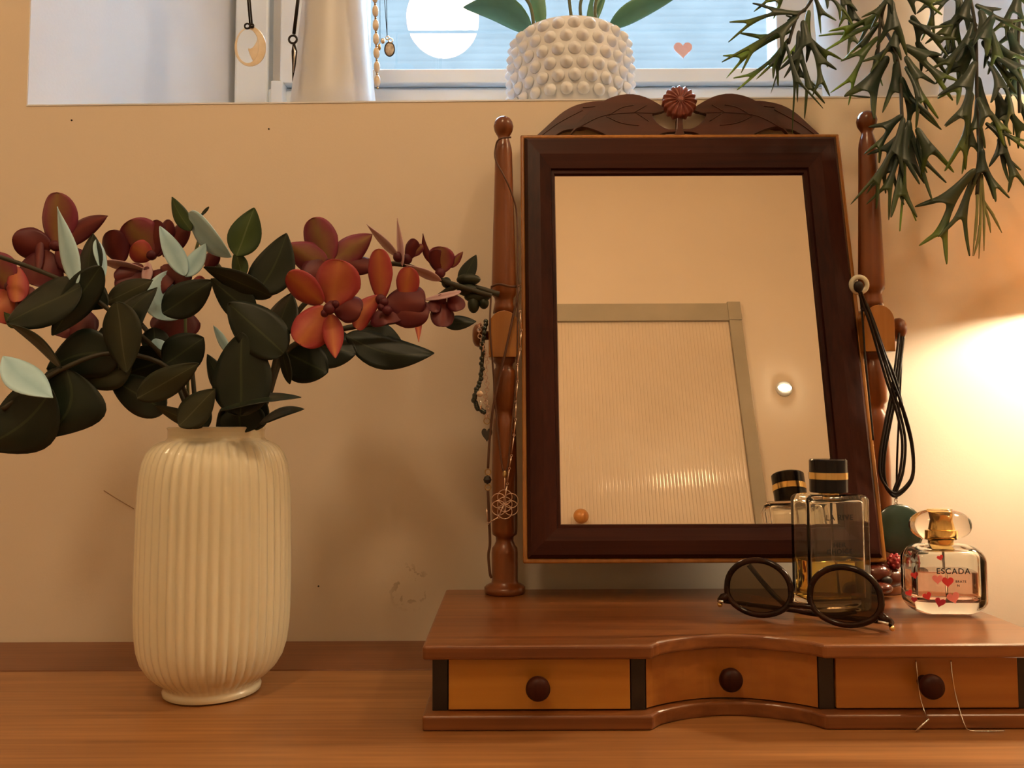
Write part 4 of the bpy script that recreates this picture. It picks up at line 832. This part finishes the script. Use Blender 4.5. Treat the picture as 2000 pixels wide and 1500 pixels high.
oo = []; cx_, cy_ = 489, 91
for i in range(48):
    a = 2*math.pi*i/48; oo.append((cx_+31*math.cos(a)*(1-.04*math.sin(a)), cy_-39*math.sin(a), ))
ii = []
for i in range(48):
    a = 2*math.pi*i/48; r1 = 1; x = cx_+(-5)+21*math.cos(a); yv = cy_-1-33*math.sin(a)
    ii.append((x, yv))
vs = []; fs = []
for i in range(48):
    a, b = oo[i], ii[i]
    for d_ in (0, .003): vs += [P(a[0], a[1], .83+d_), P(b[0], b[1], .83+d_)]
for i in range(48):
    k = 4*i; m_ = 4*((i+1) % 48); fs += [(k, m_, m_+1, k+1), (k+2, k+3, m_+3, m_+2), (k, k+2, m_+2, m_), (k+1, m_+1, m_+3, k+3)]
m_shell = noise_mat('ivory_shell', (.68, .56, .40), (.82, .76, .66), (60, 60, 60), .3, coat=.4)
MB().add(vs, fs).build('shell_ring', m_shell, s1, smooth=False, bevel=.0006)
hook = chaikin([(508, 62), (516, 80), (518, 100), (512, 118), (498, 126), (489, 110), (483, 93), (490, 96), (500, 84), (504, 70)], 1)
MB().prism([P(a, b, .831) for a, b in hook], (0, .002, 0)).build('shell_hook', m_shell, s1, smooth=False, bevel=.0005)
s2 = thing('tooth_necklace', (P(578, 0, .82).x, .82, hz), 'long pointed black pendant on thick black cord beside the tapered vase', 'necklace')
MB().tube([Vector((P(590, 0, .815).x, .83, hz)), P(582, 0, .815), P(574, 66, .815)], .0019, 8).build('cord', m_kcord, s2); 
k2 = MB(); ringmb(k2, P(572, 77, .815), .0042, .0012, 14); k2.build('ring', m_kcord, s2)
MB().tube([P(574, 84, .815), P(575, 100, .815), P(574, 130, .815), P(571, 160, .815)], [.0012, .0030, .0018, .0001], 10).build('pointed_pendant', m_kcord, s2)
MB().tube([P(573, 90, .811), P(576, 100, .811), P(573, 142, .812)], [.0003, .0012, .0002], 6).build('silver_inlay', m_silver, s2)
s3 = thing('bead_necklace', (P(732, 0, .83).x, .83, hz), 'long pale shell bead necklace hanging along the edge of the tapered vase', 'necklace')
MB().tube([Vector((P(728, 0, .83).x, .83, hz)), P(731, 0, .83), P(736, 165, .83)], .0004, 5).build('thread', m_brass, s3)
m_sb = noise_mat('pale_shell_bead', (.72, .60, .44), (.85, .78, .66), (120, 120, 120), .3, coat=.5)
for i in range(9):
    t_ = i/8; q = P(731+6*t_, -60+t_*218, .83); MB().ball(q, 1, 12, 8, (6.5/F*.83, .0035, 12/F*.83)).build('bead', m_sb, s3)
    MB().ball(P(731.4+6*t_, -46+t_*218, .83), .0014, 8, 6).build('spacer_bead', m_brass, s3)
s4 = thing('charm_necklace', (P(755, 0, .83).x, .83, hz), 'thin dark cord with a small oval silver charm against the window glass', 'necklace')
for a in (752, 756): MB().tube([Vector((P(a-4, 0, .83).x, .83, hz)), P(a-1, 0, .83), P(756, 70, .83)], .0004, 5).build('cord', m_kcord, s4)
MB().tube([Vector((P(741, 0, .83).x, .83, hz)), P(742, 0, .83), P(742, 88, .83)], .0003, 5).build('cord', m_kcord, s4)
k4 = MB(); ringmb(k4, P(757, 74, .829), .0018, .0007, 12); ringmb(k4, P(763, 79, .828), .0022, .0007, 12); k4.build('ring', m_silver, s4)
q = P(761, 96, .829); k5 = MB(); k5.tube([q+Vector((.0052*math.cos(a), 0, .0078*math.sin(a))) for a in [2*math.pi*i/24 for i in range(24)]], .0007, 6, closed=True); k5.build('oval_rim', m_black, s4)
MB().ball(q, 1, 14, 8, (.0050, .0010, .0075)).build('oval_charm', noise_mat('etched_silver', (.3, .26, .22), (.7, .66, .6), (300, 300, 300), .35), s4)
MB().ball(P(748, 80, .829), .0026, 8, 6, (1, .6, 1.3)).build('small_charm', m_silver, s4); MB().ball(P(741, 92, .829), .0018, 8, 6, (1, .6, 2.2)).build('small_charm', m_brass, s4)

# ---------------------------------------------------------------- staghorn trailing plant
fpy = .88; fpx = P(1716, 100, fpy).x; fpr = 117/F*fpy; fz0 = sillz(fpx)
tag(MB().lathe([(0, fz0), (fpr*.8, fz0), (fpr*.86, fz0+.005), (fpr, fz0+.12), (fpr*1.02, fz0+.15), (fpr*1.02, fz0+.165), (fpr*.95, fz0+.165), (fpr*.93, fz0+.13), (0, fz0+.128)], 64, (fpx, fpy, 0)).build('flowerpot', noise_mat('grey_white_glaze', (.55, .53, .52), (.62, .60, .58), (12, 12, 12), .4), auto=60), 'plain white flowerpot hidden behind the hanging fronds on the sill', 'flowerpot')
ST = thing('staghorn_plant', (fpx, fpy, fz0+.13), 'trailing green staghorn-leaved plant hanging down over the right side of the mirror', 'plant')
def frond_mat(name, c, edge):
    m, t, b = nm(name); setp(b, rough=.42, spec=.35); L = t.links.new; N = t.nodes.new
    tc = N('ShaderNodeTexCoord'); n = N('ShaderNodeTexNoise'); n.inputs['Scale'].default_value = 45; n.inputs['Detail'].default_value = 3; L(tc.outputs['Object'], n.inputs['Vector'])
    uv = N('ShaderNodeUVMap'); sx = N('ShaderNodeSeparateXYZ'); L(uv.outputs[0], sx.inputs[0])
    a = N('ShaderNodeMath'); a.operation = 'MULTIPLY_ADD'; a.inputs[1].default_value = .5; L(n.outputs[0], a.inputs[0]); L(sx.outputs[1], a.inputs[2])
    r = N('ShaderNodeValToRGB'); r.color_ramp.elements[0].color = (*c, 1); r.color_ramp.elements[1].color = (*edge, 1); r.color_ramp.elements[0].position = .75; r.color_ramp.elements[1].position = 1.35 if False else 1.0
    L(a.outputs[0], r.inputs[0]); L(r.outputs[0], b.inputs['Base Color']); return m
m_fr = [frond_mat('staghorn_dark', (0.015, 0.034, 0.024), (0.040, 0.068, 0.018)), frond_mat('staghorn_mid', (0.022, 0.042, 0.020), (0.09, 0.15, 0.018)), frond_mat('staghorn_light', (0.045, 0.09, 0.02), (0.15, 0.28, 0.03))]
m_sprig = plain('pale_sprig', (.22, .24, .09), rough=.5)
def frond_outline(depth, w, rnd):
    def br(pos, ang, w, L, d):
        dv = (math.sin(ang), math.cos(ang)); pv = (dv[1], -dv[0])
        h0 = w*(.24 if d == depth else .27); l0 = (pos[0]-pv[0]*h0, pos[1]-pv[1]*h0); r0 = (pos[0]+pv[0]*h0, pos[1]+pv[1]*h0)
        e = (pos[0]+dv[0]*L, pos[1]+dv[1]*L)
        if d == 0:
            m1 = (pos[0]+dv[0]*L*.5, pos[1]+dv[1]*L*.5); k = w*.22
            return [l0, (m1[0]-pv[0]*k, m1[1]-pv[1]*k), (e[0]-pv[0]*.07*w, e[1]-pv[1]*.07*w), (e[0]+pv[0]*.07*w, e[1]+pv[1]*.07*w), (m1[0]+pv[0]*k, m1[1]+pv[1]*k), r0]
        mm = (pos[0]+dv[0]*L*.5, pos[1]+dv[1]*L*.5); s = 1 if rnd.random() < .5 else -1
        a1 = -.42-.2*rnd.random() if s > 0 else -.22-.12*rnd.random(); a2 = .22+.12*rnd.random() if s > 0 else .42+.2*rnd.random()
        w2 = w*.76; o2 = w*.40
        pl_ = (e[0]-pv[0]*o2, e[1]-pv[1]*o2); pr2 = (e[0]+pv[0]*o2, e[1]+pv[1]*o2)
        l1 = L*(.75 if s > 0 else 1.0)*rnd.uniform(.75, 1); l2 = L*(1.0 if s > 0 else .75)*rnd.uniform(.75, 1)
        left = br(pl_, ang+a1, w2, l1, d-1 if s < 0 else max(0, d-2)); right = br(pr2, ang+a2, w2, l2, d-1 if s > 0 else max(0, d-2))
        k = w*.30
        return [l0, (mm[0]-pv[0]*k, mm[1]-pv[1]*k)]+left+right+[(mm[0]+pv[0]*k, mm[1]+pv[1]*k), r0]
    return br((0, 0), 0, w, 1.0/(depth+1)*1.15, depth)
def frond(bx, by, tx, ty, Y, depth, mi, seed, wpx=13, dY=0.0, twist=0.0):
    rnd = random.Random(seed); A = P(bx, by, Y); B = P(tx, ty, Y+dY); ax = B-A; Ln = ax.length; axn = ax.normalized()
    out = frond_outline(depth, wpx/F*Y/Ln, rnd)
    top = max(out, key=lambda p: p[1]); sc_ = 1/top[1]; ang = math.atan2(top[0], top[1])
    out = [((x*math.cos(ang)-yv*math.sin(ang)), (x*math.sin(ang)+yv*math.cos(ang))) for x, yv in out]; sc_ = 1/max(p[1] for p in out)
    pts = chaikin([(x*sc_, yv*sc_) for x, yv in out], 2)
    side = axn.cross(Vector((0, 1, 0))).normalized(); nrm = side.cross(axn).normalized(); s2_ = side*math.cos(twist)+nrm*math.sin(twist); n2_ = nrm*math.cos(twist)-side*math.sin(twist)
    bend = rnd.uniform(-.12, .12); tri = tessellate_polygon([[Vector((x, yv, 0)) for x, yv in pts]])
    bm = bmesh.new(); bv = [bm.verts.new((x, yv, 0)) for x, yv in pts]
    for t_ in tri:
        try: bm.faces.new([bv[i] for i in t_])
        except ValueError: pass
    vs = []; uvs = []
    for v_ in bm.verts:
        x, yv = v_.co.x, v_.co.y
        vs.append(A+axn*yv*Ln+s2_*x*Ln+n2_*(Ln*bend*math.sin(math.pi*min(1, max(0, yv)))+Ln*(.5*x*x))); uvs.append((.5+x, yv))
    fs = [tuple(v_.index for v_ in f_.verts) for f_ in bm.faces]
    bm.verts.index_update(); fs = [tuple(v_.index for v_ in f_.verts) for f_ in bm.faces]; bm.free()
    return MB().add(vs, fs).build('frond', m_fr[mi], ST, solid=.0011, uvs=uvs)
Y1, Y2, Y3 = .750, .722, .728
FL = [(1562, 28, 1422, 82, Y1, 2, 1, 12), (1560, 30, 1410, 122, Y1, 2, 1, 14), (1545, 60, 1418, 152, Y1, 2, 2, 13), (1535, 82, 1440, 176, Y1, 2, 2, 12), (1540, 75, 1478, 155, Y1, 1, 1, 10),
      (1540, 80, 1505, 182, Y1, 0, 0, 7), (1535, 85, 1548, 262, Y1-.01, 1, 0, 8), (1568, 40, 1620, 188, Y1-.01, 3, 0, 15), (1570, 60, 1645, 118, Y1-.01, 2, 1, 13), (1560, 60, 1572, 232, Y1-.005, 2, 0, 13),
      (1548, 100, 1558, 200, Y1, 1, 0, 9), (1590, -10, 1604, 66, Y1, 1, 1, 9), (1530, -20, 1472, 22, Y1, 1, 1, 10), (1535, -20, 1510, 36, Y1, 1, 2, 12), (1555, 40, 1535, 30, Y1, 0, 0, 7), (1575, 20, 1530, 20, Y1, 1, 0, 8),
      (1580, 20, 1560, 130, Y1, 2, 2, 11), (1600, -20, 1660, 40, Y1+.01, 2, 1, 11), (1640, -20, 1668, 55, Y1+.02, 2, 1, 13), (1655, -10, 1690, 100, Y1+.02, 2, 0, 12),
      (1722, 20, 1618, 62, Y2+.02, 2, 2, 14), (1716, 45, 1608, 100, Y2+.02, 1, 2, 12), (1715, 48, 1648, 118, Y2+.02, 1, 1, 12), (1715, 72, 1622, 182, Y2+.02, 2, 2, 12), (1718, 82, 1680, 180, Y2+.02, 1, 1, 8), (1712, 95, 1700, 152, Y2+.02, 0, 1, 6),
      (1700, 190, 1655, 185, Y2, 0, 0, 5), (1735, 110, 1706, 232, Y2, 1, 0, 26), (1760, 70, 1700, 140, Y2, 2, 0, 14), (1765, 90, 1862, 196, Y2, 2, 1, 22), (1768, 110, 1832, 232, Y2, 2, 1, 18), (1760, 150, 1838, 254, Y2, 1, 0, 16),
      (1775, 40, 1862, 50, Y2, 1, 0, 10), (1780, 30, 1852, 112, Y2, 2, 0, 14), (1790, 80, 1852, 150, Y2+.01, 2, 0, 14), (1750, 60, 1720, 120, Y2, 1, 0, 14), (1740, -20, 1700, 60, Y2, 2, 0, 14), (1760, -20, 1840, 30, Y2, 2, 1, 13), (1740, 0, 1770, 110, Y2, 1, 0, 20),
      (1762, 225, 1688, 302, Y2-.002, 2, 0, 16), (1765, 230, 1662, 400, Y2-.004, 2, 0, 15), (1768, 240, 1735, 430, Y2-.002, 2, 0, 14), (1775, 235, 1790, 425, Y2-.003, 2, 0, 22), (1772, 240, 1822, 392, Y2, 1, 0, 14),
      (1790, 250, 1862, 338, Y2, 1, 1, 18), (1792, 262, 1810, 338, Y2, 0, 0, 10), (1770, 250, 1692, 378, Y2-.003, 2, 0, 15), (1768, 300, 1758, 452, Y2, 1, 2, 8), (1760, 260, 1765, 400, Y2, 1, 0, 12), (1776, 190, 1836, 254, Y2, 0, 0, 13),
      (1768, 130, 1790, 250, Y2, 1, 0, 18), (1750, 120, 1725, 220, Y2, 1, 0, 18),
      (1895, -10, 1850, 100, Y3, 2, 0, 18), (1905, 10, 2015, 66, Y3, 2, 0, 16), (1920, 55, 2015, 122, Y3, 2, 0, 16), (1900, 45, 1838, 172, Y3, 2, 0, 16), (1905, 90, 1868, 205, Y3, 2, 1, 18), (1918, 80, 1985, 182, Y3, 2, 0, 18),
      (1925, 100, 2015, 232, Y3, 2, 0, 18), (1905, 120, 1885, 282, Y3-.01, 2, 0, 20), (1898, 180, 1846, 335, Y3-.01, 2, 1, 24), (1890, 230, 1880, 340, Y3, 1, 1, 14), (1910, 190, 1962, 285, Y3-.01, 2, 1, 18), (1912, 260, 1888, 400, Y3, 1, 0, 14),
      (1918, 290, 1946, 394, Y3-.01, 2, 0, 15), (1905, 330, 1848, 516, Y3-.01, 2, 1, 19), (1905, 335, 1893, 500, Y3-.005, 1, 0, 15), (1925, 240, 2015, 300, Y3, 2, 1, 15), (1950, 270, 1972, 355, Y3, 1, 0, 12), (1955, 250, 2015, 380, Y3, 2, 0, 17),
      (1880, -20, 1825, 30, Y3, 2, 0, 14), (1950, -20, 2015, 20, Y3, 2, 0, 15), (1915, 20, 1930, 150, Y3, 2, 0, 20), (1930, 120, 1960, 260, Y3, 2, 0, 20), (1910, 150, 1925, 290, Y3, 2, 0, 20), (1900, 60, 1890, 180, Y3, 1, 0, 22),
      (1985, 40, 1958, 152, Y3+.02, 2, 0, 15), (1990, 120, 1972, 285, Y3+.02, 2, 0, 17), (1992, 200, 2012, 330, Y3+.02, 1, 1, 15), (1990, -20, 1965, 80, Y3+.02, 2, 0, 15), (1945, 180, 1990, 290, Y3+.01, 2, 0, 16),
      (1870, -10, 1878, 110, Y3+.01, 2, 0, 15), (1885, 30, 1830, 90, Y3+.01, 2, 0, 13), (1815, -20, 1800, 80, Y2+.02, 2, 1, 13), (1860, 60, 1870, 160, Y3+.02, 2, 0, 12), (1970, 60, 2010, 180, Y3, 2, 0, 16), (1940, 30, 1925, 110, Y3-.01, 1, 0, 22)]
for i, a in enumerate(FL):
    (bx_, by_, tx_, ty_, Y_, dp, mi, w_) = a
    frond(bx_, by_, tx_, ty_, Y_, dp, mi, 100+i, w_*1.5, twist=random.uniform(-.5, .5))
for pts_ in ([(1640, -120, .80), (1600, -30, .75), (1577, 12, Y1), (1556, 34, Y1), (1540, 85, Y1)], [(1740, -120, .80), (1735, -20, .73), (1722, 40, Y2+.02), (1745, 90, Y2), (1758, 150, Y2+.003), (1762, 230, Y2), (1772, 290, Y2)],
             [(1860, -120, .80), (1890, -20, .75), (1905, 60, Y3), (1908, 200, Y3), (1912, 300, Y3), (1908, 380, Y3)], [(1960, -120, .82), (1990, -20, .77), (1988, 100, Y3+.02), (1992, 220, Y3+.02)], [(1720, 10, Y2+.02), (1718, 60, Y2+.02), (1714, 110, Y2+.02)]):
    w_ = [P(a[0], a[1], a[2]) for a in pts_]
    if w_[0].y > .79: sx_ = max(-.6, min(.6, (w_[0].x-fpx)/fpr)); w_ = [Vector((fpx+sx_*fpr*.5, fpy, fz0+.128)), Vector((fpx+sx_*fpr*.8, fpy-fpr*.75, fz0+.185))]+w_
    MB().tube(smooth_path(w_, 6), .0016, 8).build('vine', m_stem, ST)
spg = MB()
for (a, b) in (((1912, 330), (1900, 500)), ((1915, 330), (1912, 505)), ((1918, 340), (1922, 490)), ((1908, 360), (1905, 470)), ((1920, 390), (1957, 455)), ((1922, 400), (1935, 455)), ((1914, 440), (1902, 500)), ((1925, 400), (1945, 430))):
    spg.tube(pxpath([(a[0], a[1]), ((a[0]+b[0])/2+2, (a[1]+b[1])/2), b], Y3, 3), [.0012]*5+[.0007, .0003], 5)
spg.build('young_sprigs', m_sprig, ST, kind='stuff')

# ---------------------------------------------------------------- table lamp just beyond the right edge
lx, ly = .585, .685
m_lampw = wood('pale_turned_beech', (.55, .36, .2), (.68, .48, .3), 'z', .35, .4)
TL = thing('table_lamp', (lx, ly, T), 'small table lamp at the right end, only its pale wooden foot showing', 'lamp')
MB().lathe([(0, T), (.075, T), (.080, T+.004), (.080, T+.016), (.074, T+.022), (.05, T+.028), (.018, T+.034), (.011, T+.05), (.010, T+.30), (.012, T+.325), (0, T+.326)], 48, (lx, ly, 0)).build('foot', m_lampw, TL)
zs = T+.335
m_shade, t_, b_ = nm('fabric_shade'); setp(b_, col=(.80, .62, .42), rough=.9)
tl_ = t_.nodes.new('ShaderNodeBsdfTranslucent'); tl_.inputs[0].default_value = (.75, .5, .28, 1); ms = t_.nodes.new('ShaderNodeMixShader'); ms.inputs[0].default_value = .30
t_.links.new(b_.outputs[0], ms.inputs[1]); t_.links.new(tl_.outputs[0], ms.inputs[2]); t_.links.new(ms.outputs[0], t_.nodes['Material Output'].inputs[0])
MB().lathe([(.095, zs), (.070, zs+.13), (.069, zs+.13), (.094, zs), (.095, zs)], 48, (lx, ly, 0), caps=False).build('lamp_shade', m_shade, TL)
MB().ball((lx, ly, zs+.038), .02, 20, 12).build('lamp_bulb', emit('lamp_bulb_glow', (1.0, .84, .58), LAMP_TABLE), TL)
